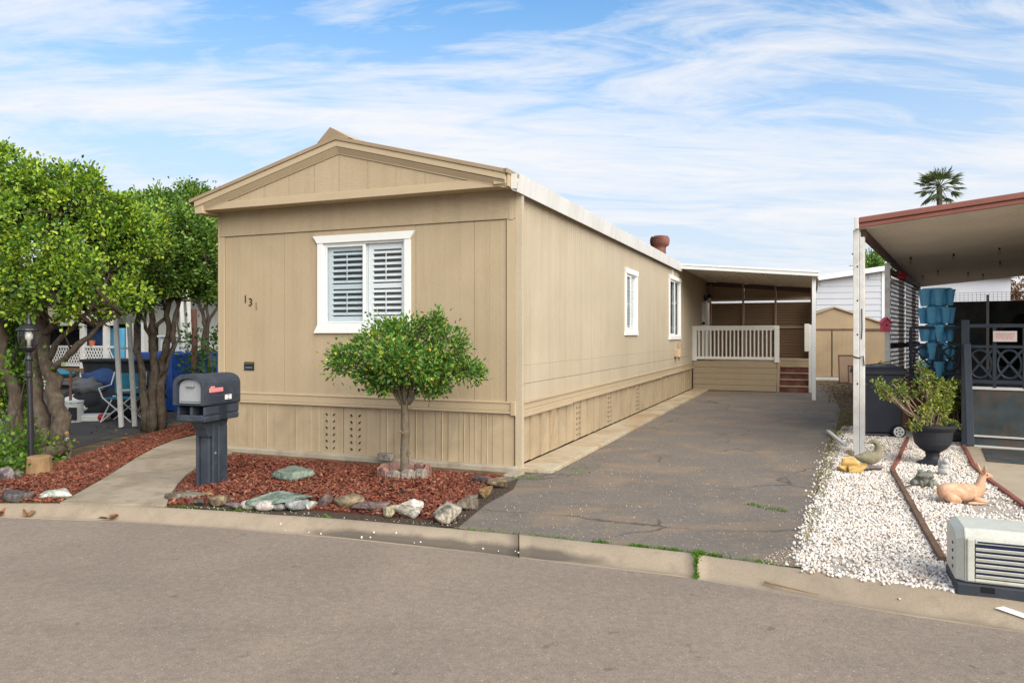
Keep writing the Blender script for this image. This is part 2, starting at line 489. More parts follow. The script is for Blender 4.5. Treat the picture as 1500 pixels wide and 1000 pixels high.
def asphalt(name, base, stains, speck_amt, cracks, dark_amt):
    m, t, b = newmat(name)
    v = t.coord()
    fine = t.noise(v, 110, 3, .75); mid = t.noise(v, 22, 5, .65); big = t.noise(v, .55, 5, .6, .8); sm = t.noise(v, 1.8, 5, .6, 1.0)
    c = t.mix(t.ramp(fine, (.3, 0), (.7, 1)), mul(base, .66), mul(base, 1.30))
    c = t.mix(t.ramp(mid, (.38, 0), (.62, 1)), c, t.mix(1.0, c, (.83, .83, .83), 'MULTIPLY'))
    c = t.mix(t.math('MULTIPLY', t.ramp(big, (.38, 0), (.62, 1)), dark_amt), c, t.mix(1.0, c, (.74, .74, .76), 'MULTIPLY'))
    c = t.mix(t.math('MULTIPLY', t.ramp(sm, (.5, 0), (.68, 1)), .3), c, t.mix(1.0, c, (1.16, 1.14, 1.1), 'MULTIPLY'))
    if not stains:
        n = t.noise(t.coord(scale=(.22, 1.0, 1), rot=(0, 0, R(-8))), .9, 5, .6, .5)       # polished wheel lanes along the street
        c = t.mix(t.math('MULTIPLY', t.ramp(n, (.46, 0), (.62, 1)), .45), c, t.mix(1.0, c, (.80, .79, .79), 'MULTIPLY'))
        n = t.noise(v, 7, 2, .5)
        c = t.mix(t.math('MULTIPLY', t.ramp(n, (.70, 0), (.76, 1)), .55), c, (.10, .085, .07))
    if stains:
        n = t.noise(t.coord(scale=(.8, 1.15, 1), rot=(0, 0, R(12))), 1.3, 7, .68, .3)
        c = t.mix(t.math('MULTIPLY', t.ramp(n, (.48, 0), (.66, 1)), .6), c, stains)
        n = t.noise(t.coord(scale=(1.1, .8, 1), rot=(0, 0, R(22))), 1.5, 6, .65, .3)
        c = t.mix(t.math('MULTIPLY', t.ramp(n, (.56, 0), (.7, 1)), .6), c, mul(base, .62))
    vo = t.new('ShaderNodeTexVoronoi'); vo.inputs['Scale'].default_value = 42; t.ln(v, vo.inputs['Vector'])
    sep = t.new('ShaderNodeSeparateColor'); t.ln(vo.outputs['Color'], sep.inputs[0])
    pick = t.ramp(sep.outputs[0], (.88, 0), (.9, 1)); near = t.ramp(vo.outputs['Distance'], (.14, 1), (.3, 0))
    c = t.mix(t.math('MULTIPLY', t.math('MULTIPLY', pick, near), speck_amt), c, (.62, .58, .53))
    if cracks:
        wv = t.new('ShaderNodeTexNoise'); wv.inputs['Scale'].default_value = 2.5; wv.inputs['Detail'].default_value = 6; t.ln(v, wv.inputs['Vector'])
        vv = t.mix(.22, v, wv.outputs['Color'])
        vc = t.new('ShaderNodeTexVoronoi'); vc.feature = 'DISTANCE_TO_EDGE'; vc.inputs['Scale'].default_value = .75; t.ln(vv, vc.inputs['Vector'])
        msk = t.math('MULTIPLY', t.ramp(vc.outputs['Distance'], (.0, 1), (.011, 0)), t.ramp(t.noise(v, .9, 3), (.47, 0), (.6, 1)))
        c = t.mix(t.math('MULTIPLY', msk, .8), c, (.035, .032, .03))
    t.ln(c, b.inputs['Base Color']); b.inputs['Roughness'].default_value = .85; b.inputs['Specular IOR Level'].default_value = .25
    bn = t.new('ShaderNodeBump'); bn.inputs['Strength'].default_value = .5; bn.inputs['Distance'].default_value = .006
    t.ln(t.math('ADD', fine, t.math('MULTIPLY', mid, .6)), bn.inputs['Height']); t.ln(bn.outputs['Normal'], b.inputs['Normal'])
    return m


def concrete(name, base, stain, amt=.5, wet=False, st2=None):
    m, t, b = newmat(name)
    v = t.coord()
    big = t.noise(v, 1.3, 6, .6, .7); fine = t.noise(v, 110, 3); med = t.noise(v, 6, 5, .6, .5)
    c = t.mix(t.ramp(fine, (.3, 0), (.7, 1)), mul(base, .84), mul(base, 1.12))
    c = t.mix(t.math('MULTIPLY', t.ramp(big, (.42, 0), (.66, 1)), amt), c, stain)
    c = t.mix(t.math('MULTIPLY', t.ramp(med, (.5, 0), (.7, 1)), amt * .6), c, st2 or mul(stain, .7))
    b.inputs['Roughness'].default_value = .85
    if wet:
        at = t.new('ShaderNodeAttribute'); at.attribute_name = 'wet'
        w = t.math('ADD', at.outputs['Fac'], t.math('MULTIPLY', t.math('SUBTRACT', t.noise(v, 5, 5), .5), .9))
        w = t.math('MULTIPLY', t.ramp(w, (.30, 0), (.80, 1)), .78)
        c = t.mix(w, c, (.075, .062, .05))
        t.ln(t.math('SUBTRACT', .85, t.math('MULTIPLY', w, .35)), b.inputs['Roughness'])
    t.ln(c, b.inputs['Base Color']); b.inputs['Specular IOR Level'].default_value = .3
    bn = t.new('ShaderNodeBump'); bn.inputs['Strength'].default_value = .3; bn.inputs['Distance'].default_value = .006
    t.ln(t.math('ADD', fine, med), bn.inputs['Height']); t.ln(bn.outputs['Normal'], b.inputs['Normal'])
    return m


M['road'] = asphalt('road_asphalt', (.285, .228, .178), None, .35, False, .45)
M['drive'] = asphalt('driveway_asphalt', (.195, .167, .140), (.29, .20, .125), .85, True, .5)
M['ndrive'] = asphalt('side_yard_asphalt', (.075, .068, .062), (.14, .11, .08), .3, False, .5)
M['kerb'] = concrete('kerb_concrete', (.325, .262, .19), (.21, .163, .115), .5, True)
M['path'] = concrete('path_concrete', (.355, .295, .22), (.19, .15, .10), .75)
M['strip'] = concrete('strip_concrete', (.47, .40, .29), (.36, .225, .105), .9, False, (.23, .19, .12))
M['slab'] = concrete('slab_concrete', (.42, .35, .26), (.3, .24, .17), .4)
M['ledge'] = concrete('ledge_concrete', (.40, .35, .275), (.24, .19, .13), .7)
M['dirt'] = PM('yard_dirt', (.15, .105, .07), .95, .3, 3, .8, 30, .1, fine=.25, fs=40, dirt=(.24, .18, .1), dirt_amt=.6, dirt_scale=2)
# ------------------------------------------------------------------ ground, road, kerb
def interp(tab, x):
    for i in range(len(tab) - 1):
        if x <= tab[i + 1][0] or i == len(tab) - 2:
            (a, b_), (c, d) = tab[i], tab[i + 1]
            return b_ + (d - b_) * (x - a) / (c - a)


KB = [(-200, 736), (0, 737), (87, 737), (167, 739), (243, 742), (333, 747), (400, 753), (500, 760), (633, 771), (767, 782), (867, 794), (1000, 808), (1100, 821), (1167, 831), (1300, 852), (1400, 864), (1500, 880), (1700, 916)]
KL = [(-200, 756), (0, 757.5), (167, 763.5), (333, 774), (500, 788), (733, 813), (833, 825), (1000, 844.5), (1167, 873), (1333, 902), (1500, 926), (1700, 958)]
ZR = -0.08
xs = list(range(-200, 1701, 20))
KBp = [G(x, interp(KB, x), 0.0) for x in xs]
KLp = [G(x, interp(KL, x), ZR) for x in xs]
# let the kerb run on past the frame on both sides
for L_, e in ((KBp, 1), (KLp, 1)):
    d0 = (L_[0] - L_[3]).normalized(); d1 = (L_[-1] - L_[-4]).normalized()
    L_.insert(0, L_[0] + d0 * 4); L_.insert(0, L_[0] + d0 * 30); L_.append(L_[-1] + d1 * 2); L_.append(L_[-1] + d1 * 25)
pxs = [-2000, -500] + xs + [1900, 4000]
PROF = [(0.0, 0.0), (.10, 0.003), (.22, -.008), (.34, -.028), (.46, -.058), (.57, -.085), (.66, -.097), (.78, -.094), (.9, -.086), (1.0, -.0765)]
JOINTS = [i for i, x in enumerate(pxs) if x in (-140, 760, 1020, 1620)]
starts = [0] + JOINTS; ends = JOINTS + [len(pxs) - 1]
for si, (a, e) in enumerate(zip(starts, ends)):
    V = []; wet = []; n = len(PROF) + 2
    for i in range(a, e + 1):
        b_, l_ = KBp[i], KLp[i]
        if i == a and a != 0: q = .004 / max((KBp[i + 1] - b_).length, 1e-3); b_ = b_.lerp(KBp[i + 1], q); l_ = l_.lerp(KLp[i + 1], q)
        if i == e and e != len(pxs) - 1: q = .004 / max((KBp[i - 1] - b_).length, 1e-3); b_ = b_.lerp(KBp[i - 1], q); l_ = l_.lerp(KLp[i - 1], q)
        x = pxs[i]
        amt = max(0.0, min(1, (x - 400) / 120)) * max(0.0, min(1, (960 - x) / 160))
        V.append((b_.x, b_.y, -.2)); wet.append(0)
        for t_, z in PROF:
            p = b_.lerp(l_, t_); zz = z + .004 * math.sin(x * .013 + si)
            V.append((p.x, p.y, zz)); wet.append(amt * max(0, 1.25 - abs(t_ - .60) / .24))
        V.append((l_.x, l_.y, -.2)); wet.append(0)
    F = []
    m_ = e - a + 1
    for i in range(m_ - 1):
        for j in range(n - 1):
            F.append((i * n + j, i * n + j + 1, (i + 1) * n + j + 1, (i + 1) * n + j))
    F.append(tuple(range(n))); F.append(tuple(reversed(range((m_ - 1) * n, m_ * n))))
    me = bpy.data.meshes.new('kerb'); me.from_pydata(V, [], F); me.update(); me.materials.append(M['kerb'])
    at = me.attributes.new('wet', 'FLOAT', 'POINT'); at.data.foreach_set('value', wet)
    me.polygons.foreach_set('use_smooth', [True] * (len(F) - 2) + [False, False])
    tag(link(bpy.data.objects.new('kerb', me)), 'rolled grey concrete kerb and gutter pan along the road', 'kerb', 'kerb lengths along the road', 'structure')


def sheet(name, poly, z, mat, kind='structure', thick=None, bump_h=None):
    mb = MB()
    if thick is None:
        n = len(poly); ar = sum(poly[i][0] * poly[(i + 1) % n][1] - poly[(i + 1) % n][0] * poly[i][1] for i in range(n))
        if ar < 0: poly = list(reversed(poly))
        mb.add([(p[0], p[1], z) for p in poly], [tuple(range(n))])
    else:
        mb.prism([(p[0], p[1]) for p in poly], z - thick, z)
    o = mb.build(name, mat); tag(o, kind=kind)
    return o


def P2(pts, z=0.0):
    return [G(x, y, z).to_2d() for x, y in pts]


sheet('ground', [(-400, -400), (400, -400), (400, 400), (-400, 400)], -.21, M['dirt'])
roadpoly = [p.to_2d() for p in KLp] + [Vector((40, -60)), Vector((-60, -60))]
sheet('road', roadpoly, ZR, M['road'])
yardpoly = [p.to_2d() for p in KBp] + [Vector((60, 90)), Vector((-60, 90))]
sheet('yard_ground', yardpoly, -.012, M['dirt'])
# driveway
kb = lambda x: (x, interp(KB, x))
dl = [P2([(664, 772)])[0], P2([(697, 749)])[0], P2([(738, 716)])[0], HF.w(.0, -.45).to_2d(), HF.w(.3, -.1).to_2d(), HF.w(.48, .2).to_2d(), HF.w(.46, 14.2).to_2d(), HF.w(.2, 17.6).to_2d()]
dr = [HF.w(3.75, 17.4).to_2d(), HF.w(3.82, 9).to_2d()] + P2([(1222, 640), (1205, 690), (1190, 740), (1177, 790), (1168, 829)])
kmid = [(p.x, p.y) for p, x in zip(KBp, pxs) if 690 < x < 1160][::-1]
kmid = [Vector(p) + Vector((0, .006)) for p in kmid]
sheet('driveway', dl + dr + kmid, -.004, M['drive'])
# concrete strip along the home
o = MB().bb(.0, .455, -.02, 14.0, -.1, .035).build('concrete_strip', M['strip'], loc=HF.o, rotz=HF.a, bevel=.008); tag(o, kind='structure')
o = MB().bb(-4.45, .02, -.13, .02, -.1, .05).bb(-.02, .16, -.40, -.13, -.1, .012).build('foundation_ledge', M['ledge'], loc=HF.o, rotz=HF.a, bevel=.012); tag(o, kind='structure')
# path
pl = P2([(88, 738.5), (118, 722), (150, 704), (172, 690), (200, 672), (228, 657), (255, 646), (285, 639), (318, 639), (333, 657)])
pr = P2([(340, 664), (318, 671), (292, 684), (272, 698), (258, 714), (249, 728), (244, 741.5)])
sheet('path', pl + pr, .02, M['path'], thick=.12)
# left neighbour's asphalt and strip of bare concrete
sheet('side_driveway', P2([(-300, 640), (60, 668), (150, 645), (230, 625), (290, 606), (322, 595), (322, 560), (100, 558), (-300, 560)]), -.006, M['ndrive'])
# right: slab
slab = P2([(1414, 654), (1426, 684), (1450, 706), (1500, 741), (1700, 850), (1900, 820), (1900, 640), (1500, 640)])
sheet('patio_slab', slab, .02, M['slab'], thick=.1)

# ------------------------------------------------------------------ mulch beds
mulchL = P2([(-140, 737), (-60, 712), (10, 706), (62, 690), (120, 667), (180, 648), (240, 630), (290, 619), (316, 618), (316, 637), (285, 637), (255, 644), (228, 655), (200, 670), (172, 688), (150, 702), (118, 720), (86, 736.5), (0, 736)])
mulchR = P2([(246, 740), (252, 727), (261, 714), (275, 699), (295, 686), (320, 673), (342, 667), (560, 684), (740, 700), (722, 712), (700, 727), (684, 743), (645, 762), (560, 755), (470, 748), (400, 743), (330, 738)])
sheet('soil_strip', P2([(246, 741), (252, 730), (330, 735), (400, 740), (470, 745), (560, 752), (640, 757), (676, 743), (724, 711), (760, 700), (752, 716), (712, 738), (672, 771), (633, 770.5), (560, 764.5), (500, 759.5), (400, 752.5), (333, 746.5)]), -.002, M['soil'])


def mulch(name, poly, n, hump):
    cen = Vector((sum(p[0] for p in poly) / len(poly), sum(p[1] for p in poly) / len(poly)))
    o_ = sheet(name, poly, .012, M['mulchbase'], 'stuff', .1)
    Pq = scatter(poly, n); n = len(Pq)
    e = np.full(n, 9.0)
    for i in range(len(poly)):
        a, b_ = np.array(poly[i]), np.array(poly[(i + 1) % len(poly)]); d = b_ - a
        t_ = np.clip(((Pq - a) @ d) / (d @ d), 0, 1); e = np.minimum(e, np.linalg.norm(Pq - (a + t_[:, None] * d), axis=1))
    z = .012 + hump * np.minimum(e / .35, 1) * (.8 + .3 * vnoise(Pq, 3.5, 5)) * rng.uniform(.25, 1, n) + .006
    L = rng.uniform(.02, .075, n); W = rng.uniform(.009, .026, n); T = rng.uniform(.003, .007, n)
    box = np.array([(-1, -1, -1), (1, -1, -1), (1, 1, -1), (-1, 1, -1), (-1, -1, 1), (1, -1, 1), (1, 1, 1), (-1, 1, 1)]) * .5
    V = box[None] * np.stack([L, W, T], 1)[:, None, :]
    V[:, :, 2] += (V[:, :, 0] ** 2) * rng.uniform(-8, 8, (n, 1))
    yaw = rng.uniform(0, 6.28, n); pit = rng.normal(0, .38, n); rol = rng.normal(0, .5, n)
    cy, sy, cp, sp, cr, sr = np.cos(yaw), np.sin(yaw), np.cos(pit), np.sin(pit), np.cos(rol), np.sin(rol)
    zz = np.zeros(n); oo = np.ones(n)
    Rz = np.array([[cy, -sy, zz], [sy, cy, zz], [zz, zz, oo]]).transpose(2, 0, 1)
    Ry = np.array([[cp, zz, sp], [zz, oo, zz], [-sp, zz, cp]]).transpose(2, 0, 1)
    Rx = np.array([[oo, zz, zz], [zz, cr, -sr], [zz, sr, cr]]).transpose(2, 0, 1)
    RR = Rz @ Ry @ Rx
    V = np.einsum('nij,nvj->nvi', RR, V) + np.column_stack([Pq, z])[:, None, :]
    F = np.array([(0, 3, 2, 1), (4, 5, 6, 7), (0, 1, 5, 4), (1, 2, 6, 5), (2, 3, 7, 6), (3, 0, 4, 7)])[None] + (np.arange(n) * 8)[:, None, None]
    np_mesh('bark_chips', V, F.reshape(-1, 4), M['chip'], o_)
    return o_


mulch('bark_mulch', mulchR, 14000, .07)
mulch('bark_mulch', mulchL, 13000, .07)

# ------------------------------------------------------------------ white gravel
gp1 = P2([(1168, 829), (1178, 790), (1192, 740), (1207, 690), (1222, 640), (1236, 625), (1330, 622), (1414, 640), (1416, 657), (1427, 686), (1451, 708), (1500, 743), (1700, 850), (1700, 914), (1500, 879), (1400, 863), (1300, 851)])
sheet('gravel_bed', gp1, .0, M['gravelbase'], 'structure')
Pq = scatter(gp1, 44000)
Pq = Pq[(Pq[:, 1] < 6.6) | (rng.random(len(Pq)) < .75)]
far = np.clip((Pq[:, 1] - 4) / 8, 0, 1)
bare = (vnoise(Pq, 2.6, 3) > 1.05 - far * .35) & (rng.random(len(Pq)) < .8)
Pq = Pq[~bare]
VERGE = P2([(1172, 800), (1196, 705), (1214, 645), (1240, 626), (1233, 652), (1214, 705), (1191, 800)])
Pq = Pq[~(inpoly(Pq, VERGE) & (rng.random(len(Pq)) < .72) & (vnoise(Pq, 2.2, 6) > -.35))]
z = .005 + rng.uniform(0, .016, len(Pq)) * (.6 + .3 * vnoise(Pq, 4, 9))
g_ = pebbles('white_gravel', np.column_stack([Pq, z]), .006, .017, M['pebble']); tag(g_, kind='stuff')
# strays over the drive, kerb and rock bed edge
S1 = scatter(P2([(1060, 815), (1168, 830), (1200, 700), (1215, 640), (1160, 660), (1120, 740)]), 260)
S2 = scatter(P2([(700, 770), (1100, 815), (1150, 720), (900, 650), (800, 690)]), 260)
S3 = scatter(P2([(500, 758), (660, 771), (690, 752), (640, 764)]), 90)
S4 = scatter(P2([(246, 744), (330, 748), (480, 758), (480, 752), (330, 743), (246, 739)]), 60)
S5 = scatter(P2([(1110, 824), (1168, 831), (1176, 800), (1150, 800)]), 130)
SS = np.vstack([S1, S2, S3, S4, S5]); SS = SS[(vnoise(SS, 3.2, 17) > .1) | (rng.random(len(SS)) < .3)]
g_ = pebbles('loose_pebbles', np.column_stack([SS, np.full(len(SS), .001)]), .003, .0085, M['grit']); tag(g_, kind='stuff')
E_ = []
for (a_, b_, n_, sd_) in (((1168, 829), (1192, 740), 150, .035), ((1192, 740), (1222, 640), 110, .05)):
    p_, q_ = G(*a_), G(*b_); d_ = (q_ - p_); nn_ = Vector((-d_.y, d_.x, 0)).normalized()
    for t_ in rng.random(n_): r0 = p_ + d_ * t_ + nn_ * abs(random.gauss(0, sd_)); E_.append((r0.x, r0.y, .004))
for x in rng.uniform(1172, 1400, 260):
    p_ = G(x, interp(KB, x) + abs(random.gauss(0, 2.0)) - .5); E_.append((p_.x, p_.y, .006))
g_ = pebbles('gravel_edge', np.array(E_), .006, .017, M['pebble']); tag(g_, kind='stuff')
S6 = scatter(P2([(500, 759), (633, 770), (672, 770), (712, 737), (752, 716), (745, 708), (722, 712), (672, 745), (640, 759), (560, 754)]), 420)
g_ = pebbles('soil_crumbs', np.column_stack([S6, np.full(len(S6), .0)]), .005, .016, M['soil']); tag(g_, kind='stuff')
gut = []
for px_, k_ in ((400, .5), (412, .62), (428, .6), (455, .56), (480, .6), (520, .62), (532, .58), (540, .6), (560, .45), (585, .4), (597, .66), (615, .6), (630, .35), (655, .3), (690, .6), (700, .62), (735, .6), (748, .62), (760, .6), (1350, .35)):
    i = min(range(len(pxs)), key=lambda q: abs(pxs[q] - px_)); p = KBp[i].lerp(KLp[i], k_); gut.append((p.x + random.uniform(-.1, .1), p.y, -.085 if k_ > .5 else -.045))
g_ = pebbles('gutter_pebbles', np.array(gut), .007, .015, M['pebble']); tag(g_, kind='stuff')

# ------------------------------------------------------------------ weeds and dry grass
def blades(name, P, hmin, hmax, mat, w=.006, lean=.6):
    n = len(P); D = np.column_stack([rng.normal(0, lean, n), rng.normal(0, lean, n), np.ones(n)])
    o_ = leafmesh(name, P, D, rng.uniform(hmin, hmax, n), w, mat, fold=.1)
    return tag(o_, kind='stuff')


W = []
for px_, sp, nn in ((255, 40, 60), (345, 40, 50), (475, 12, 40), (110, 60, 160), (20, 40, 60), (705, 45, 40), (800, 60, 60), (880, 14, 90), (935, 14, 160), (980, 30, 160), (1024, 7, 200), (1045, 20, 90), (1110, 40, 60)):
    for _ in range(nn):
        x = random.gauss(px_, sp * .5); p = G(x, interp(KB, x) - random.uniform(-.6, 1.8), 0); W.append((p.x, p.y, -.006))
for _ in range(420):
    i = min(range(len(pxs)), key=lambda q: abs(pxs[q] - 1020)); k_ = random.uniform(-.05, 1.0); p = KBp[i].lerp(KLp[i], k_); zz = np.interp(k_, [q[0] for q in PROF], [q[1] for q in PROF])
    if k_ < .45 or random.random() < .4: W.append((p.x + random.gauss(0, .008 + .02 * max(0, .4 - k_)), p.y, zz - .002))
W += [(p.x, p.y, -.004) for p in [G(random.gauss(846, 22), random.gauss(689, 4), 0) for _ in range(60)]]
W += [(p.x, p.y, .0) for p in [G(random.gauss(770, 25), 703 - random.uniform(0, 6), 0) for _ in range(80)]]
W += [(p.x, p.y, -.004) for p in [G(1090 + t_ * 62, 737 + t_ * 12 + random.gauss(0, 1), 0) for t_ in np.random.default_rng(4).uniform(0, 1, 90)]]
blades('weeds', np.array(W), .012, .045, M['grass'], .009, .9)
dg = np.vstack([scatter(P2([(1212, 655), (1228, 600), (1250, 590), (1250, 630), (1226, 640)]), 1500), scatter(P2([(1174, 795), (1196, 705), (1214, 645), (1240, 626), (1232, 652), (1213, 705), (1191, 795)]), 2600), scatter(P2([(1190, 565), (1200, 556), (1300, 556), (1310, 575), (1255, 600), (1228, 600)]), 1800)])
dg = dg[vnoise(dg, 2.2, 6) > -.35]
blades('dry_grass', np.column_stack([dg, np.full(len(dg), .004)]), .03, .075, M['drygrass'], .009, 1.1)
dg = scatter(P2([(1214, 655), (1228, 615), (1250, 600), (1250, 628), (1226, 640)]), 420)
blades('green_grass', np.column_stack([dg, np.full(len(dg), -.006)]), .02, .055, M['grass'], .007, 1.0)
fl = np.vstack([scatter(P2([(1200, 560), (1300, 560), (1300, 590), (1215, 590)]), 500), scatter(P2([(150, 655), (300, 612), (300, 622), (150, 668)]), 160), scatter(P2([(90, 632), (260, 605), (260, 640), (90, 655)]), 60)])
nf = len(fl); D = np.column_stack([rng.normal(size=(nf, 2)), rng.normal(0, .25, nf)])
tag(leafmesh('fallen_leaves', np.column_stack([fl, np.full(nf, .006)]), D, .06, .04, M['fallen']), kind='stuff')
KP = lambda x, k_: (lambda i: KBp[i].lerp(KLp[i], k_))(min(range(len(pxs)), key=lambda q: abs(pxs[q] - x)))
for (x, k_, lab) in ((10, .72, 'curled brown leaf lying in the gutter at the far left'), (38, .75, 'dark brown leaf in the gutter below the pale green rock'), (168, .8, 'reddish brown leaf in the gutter below the path')):
    p = KP(x, k_); q = np.array([[p.x, p.y, -.075]] * 4) + rng.normal(0, .012, (4, 3)) * [1, 1, .2]
    D = np.column_stack([rng.normal(size=(4, 2)), np.full(4, .35)])
    tag(leafmesh('fallen_leaf', q, D, .085, .06, M['fallen']), lab, 'leaf')
p = KP(1130, .6); q = KP(1205, .72)
tag(MB().tube([(p.x, p.y, -.065), ((p.x * 2 + q.x) / 3 + .02, (p.y * 2 + q.y) / 3 - .03, -.068), (q.x, q.y, -.078)], [.010, .006, .003], 6).build('dry_frond', M['log']), 'pale dry palm strip lying in the gutter', 'frond')
p = KP(1480, .45)
tag(MB().add([(p.x - .06, p.y + .05, -.025), (p.x + .09, p.y - .075, -.06), (p.x + .115, p.y - .07, -.055), (p.x + .06, p.y - .01, -.03), (p.x, p.y + .06, -.02)], [(0, 1, 2, 3, 4)]).build("paper_scrap", M['sticker']), 'crumpled white paper scrap on kerb below the cream unit', 'paper scrap')

# ------------------------------------------------------------------ border rocks
def rock(px, py, wpx, hpx, mat, label, yaw=0.0, depth=.8, z=0.0, sharp=.5, group=None, seed=None, name='rock'):
    sd = seed if seed is not None else int(px * 7 + py); r_ = np.random.default_rng(sd)
    p = G(px, py + hpx * .42, z); s_ = p.y / FPX
    w, h = wpx * s_ * 1.16, hpx * s_ * 1.12
    V, F = ICO3; V = V.copy()
    if sharp < .25: V = V * (1 + .05 * vnoise(V, 2.0, sd)[:, None])
    else:
        for i_ in range(11):                          # planar cuts give broken faces
            d = r_.normal(size=3) * (1, 1, .8); d /= np.linalg.norm(d); c_ = r_.uniform(.36, .72)
            if i_ == 0: d = np.array([r_.uniform(-.25, .25), r_.uniform(-.35, .1), 1.0]); d /= np.linalg.norm(d); c_ = .42 if name == 'rock' else .2
            ex = V @ d - c_; V = V - np.outer(np.maximum(ex, 0), d)
        V = V * (1 + .025 * vnoise(V, 4.0, sd)[:, None]) + .008 * r_.normal(size=V.shape)
    V = V / np.abs(V).max(0)
    V = V * np.array([w / 2, w * depth / 2, h / 2])
    c_, s2 = math.cos(yaw), math.sin(yaw)
    V = np.column_stack([V[:, 0] * c_ - V[:, 1] * s2, V[:, 0] * s2 + V[:, 1] * c_, V[:, 2] + h * .44])
    o_ = np_mesh(name, V, F, mat, loc=(p.x, p.y + w * depth * .3, z))
    return tag(o_, label, 'rock', group or 'rocks edging the bark beds')


def SM(n, a, b_):
    return stonemat(n, a, b_)


s_brown = SM('brown_grey_stone', (.13, .11, .085), (.25, .21, .16)); s_orange = SM('ochre_stone', (.24, .15, .07), (.42, .29, .13)); s_dark = SM('dark_stone', (.07, .065, .065), (.15, .13, .125))
s_purple = SM('purple_grey_stone', (.17, .14, .14), (.30, .25, .24)); s_green = SM('green_flag_stone', (.15, .20, .16), (.26, .32, .26)); s_white = SM('white_stone', (.52, .47, .38), (.80, .77, .7))
s_pale = SM('pale_green_stone', (.36, .40, .32), (.62, .65, .57)); s_cream = SM('cream_stone', (.38, .33, .2), (.6, .54, .36)); s_grey = SM('grey_stone', (.18, .175, .165), (.36, .34, .31)); s_oval = SM('blush_stone', (.5, .44, .39), (.68, .63, .57))
s_slate = SM('blue_grey_stone', (.32, .34, .35), (.52, .53, .52)); s_tan = SM('tan_brown_stone', (.16, .12, .08), (.33, .25, .15)); s_mix = SM('streaked_stone', (.14, .13, .11), (.52, .46, .36)); s_plum = SM('plum_stone', (.11, .075, .07), (.24, .17, .15))
rock(270, 727, 56, 15, s_brown, 'long flat brown grey slab beside the path and mailbox post', .05, .45)
rock(303, 727, 20, 11, s_orange, 'small ochre orange rock in front of mailbox post', .2)
rock(292, 736, 18, 10, s_dark, 'small dark grey rock below the ochre one, at the kerb', .1)
rock(315, 736, 32, 16, s_tan, 'brown slanted slab right of the small dark grey kerb rock', -.2, .6)
rock(341, 742, 28, 13, s_purple, 'squarish purple grey block at the kerb', -.05, .6, sharp=.8)
rock(336, 733, 17, 6, s_green, 'thin green grey stone flake behind the purple grey block', 0)
rock(363, 741, 22, 13, s_white, 'smooth white oval rock left of blush oval rock', 0, .7, sharp=.1)
rock(386, 743, 26, 14, s_oval, 'smooth blush grey oval rock in front of green flagstone', 0, .7, sharp=.1)
rock(408, 735, 86, 18, s_green, 'broad flat green flagstone lying behind the oval kerb rocks', .05, .75, z=.03, name='flagstone')
rock(408, 744, 20, 10, s_grey, 'round mottled grey rock right of the blush oval rock', 0, .7, sharp=.2)
rock(434, 742, 38, 16, s_slate, 'slanted blue grey white slab at kerb by the flagstone', .35, .5)
rock(455, 740, 20, 16, s_pale, 'mossy pale green rock left of the plum rock', .1)
rock(473, 738, 22, 22, s_plum, 'plum brown upright rock right of the mossy pale rock', .3)
rock(503, 738, 52, 26, s_tan, 'large tan brown angular rock in the kerb row', -.12, .6, sharp=.7)
rock(541, 745, 50, 20, s_plum, 'large low plum brown rock left of the cream cube', .12, .6, sharp=.6)
rock(572, 749, 22, 22, s_cream, 'cream yellow cube shaped rock left of white rock', .1, .8, sharp=.3)
rock(600, 748, 42, 30, s_white, 'big angular white rock at front of bark bed', -.35, .6, sharp=.8)
rock(657, 753, 44, 34, s_mix, 'tall grey and tan streaked rock at front corner by driveway', .75, .7, sharp=.6)
rock(688, 737, 42, 26, s_brown, 'long grey block along the driveway behind streaked corner rock', .75, .45, sharp=.7)
rock(713, 722, 22, 22, s_orange, 'rusty orange brown rock at the driveway end of the row', .3)
rock(705, 706, 30, 14, s_dark, 'dark flat slab between bark bed and house corner', .2)
rock(731, 708, 34, 18, s_tan, 'brown split slab nearest the house corner', .4, .5)
rock(598, 779, 13, 10, s_grey, 'small grey stone lying alone in the wet gutter', .1, z=-.09)
rock(431, 695, 70, 24, s_green, 'flat grey green stepping stone in the middle of bark bed', -.06, .8, z=.06, name='flagstone')
rock(73, 726, 50, 18, s_pale, 'pale green white flat rock left of the path mouth', .1, .6)
rock(24, 729, 44, 15, s_dark, 'dark grey flat rock at the kerb of left bed', 0, .6)
rock(2, 722, 26, 14, s_grey, 'light grey kerb rock at the left edge of picture', 0)
rock(6, 700, 26, 26, s_purple, 'upright purple grey boulder at far left behind the kerb', .1)
rock(20, 699, 16, 22, s_brown, 'brown grey boulder between purple boulder and log', .2)
rock(-25, 722, 40, 18, s_brown, 'brown boulder just past the light grey kerb rock', .2)
rock(588, 722, 26, 10, s_dark, 'small dark slate slab in front of planting ring', 0, .6, z=.02)
rock(607, 721, 24, 8, s_orange, 'ochre flat stone right of the slate by planting ring', 0, .7, z=.02)
# ------------------------------------------------------------------ the beige home
house = thing('mobile_home', 'beige single storey mobile home with low gable, white window trim and ribbed skirting', 'house', HF.o, HF.a)
WID, LEN = 4.515, 19.0
ZB0, ZB1, ZFR, ZS = .665, .81, 2.985, 3.34      # belt board, frieze line, soffit


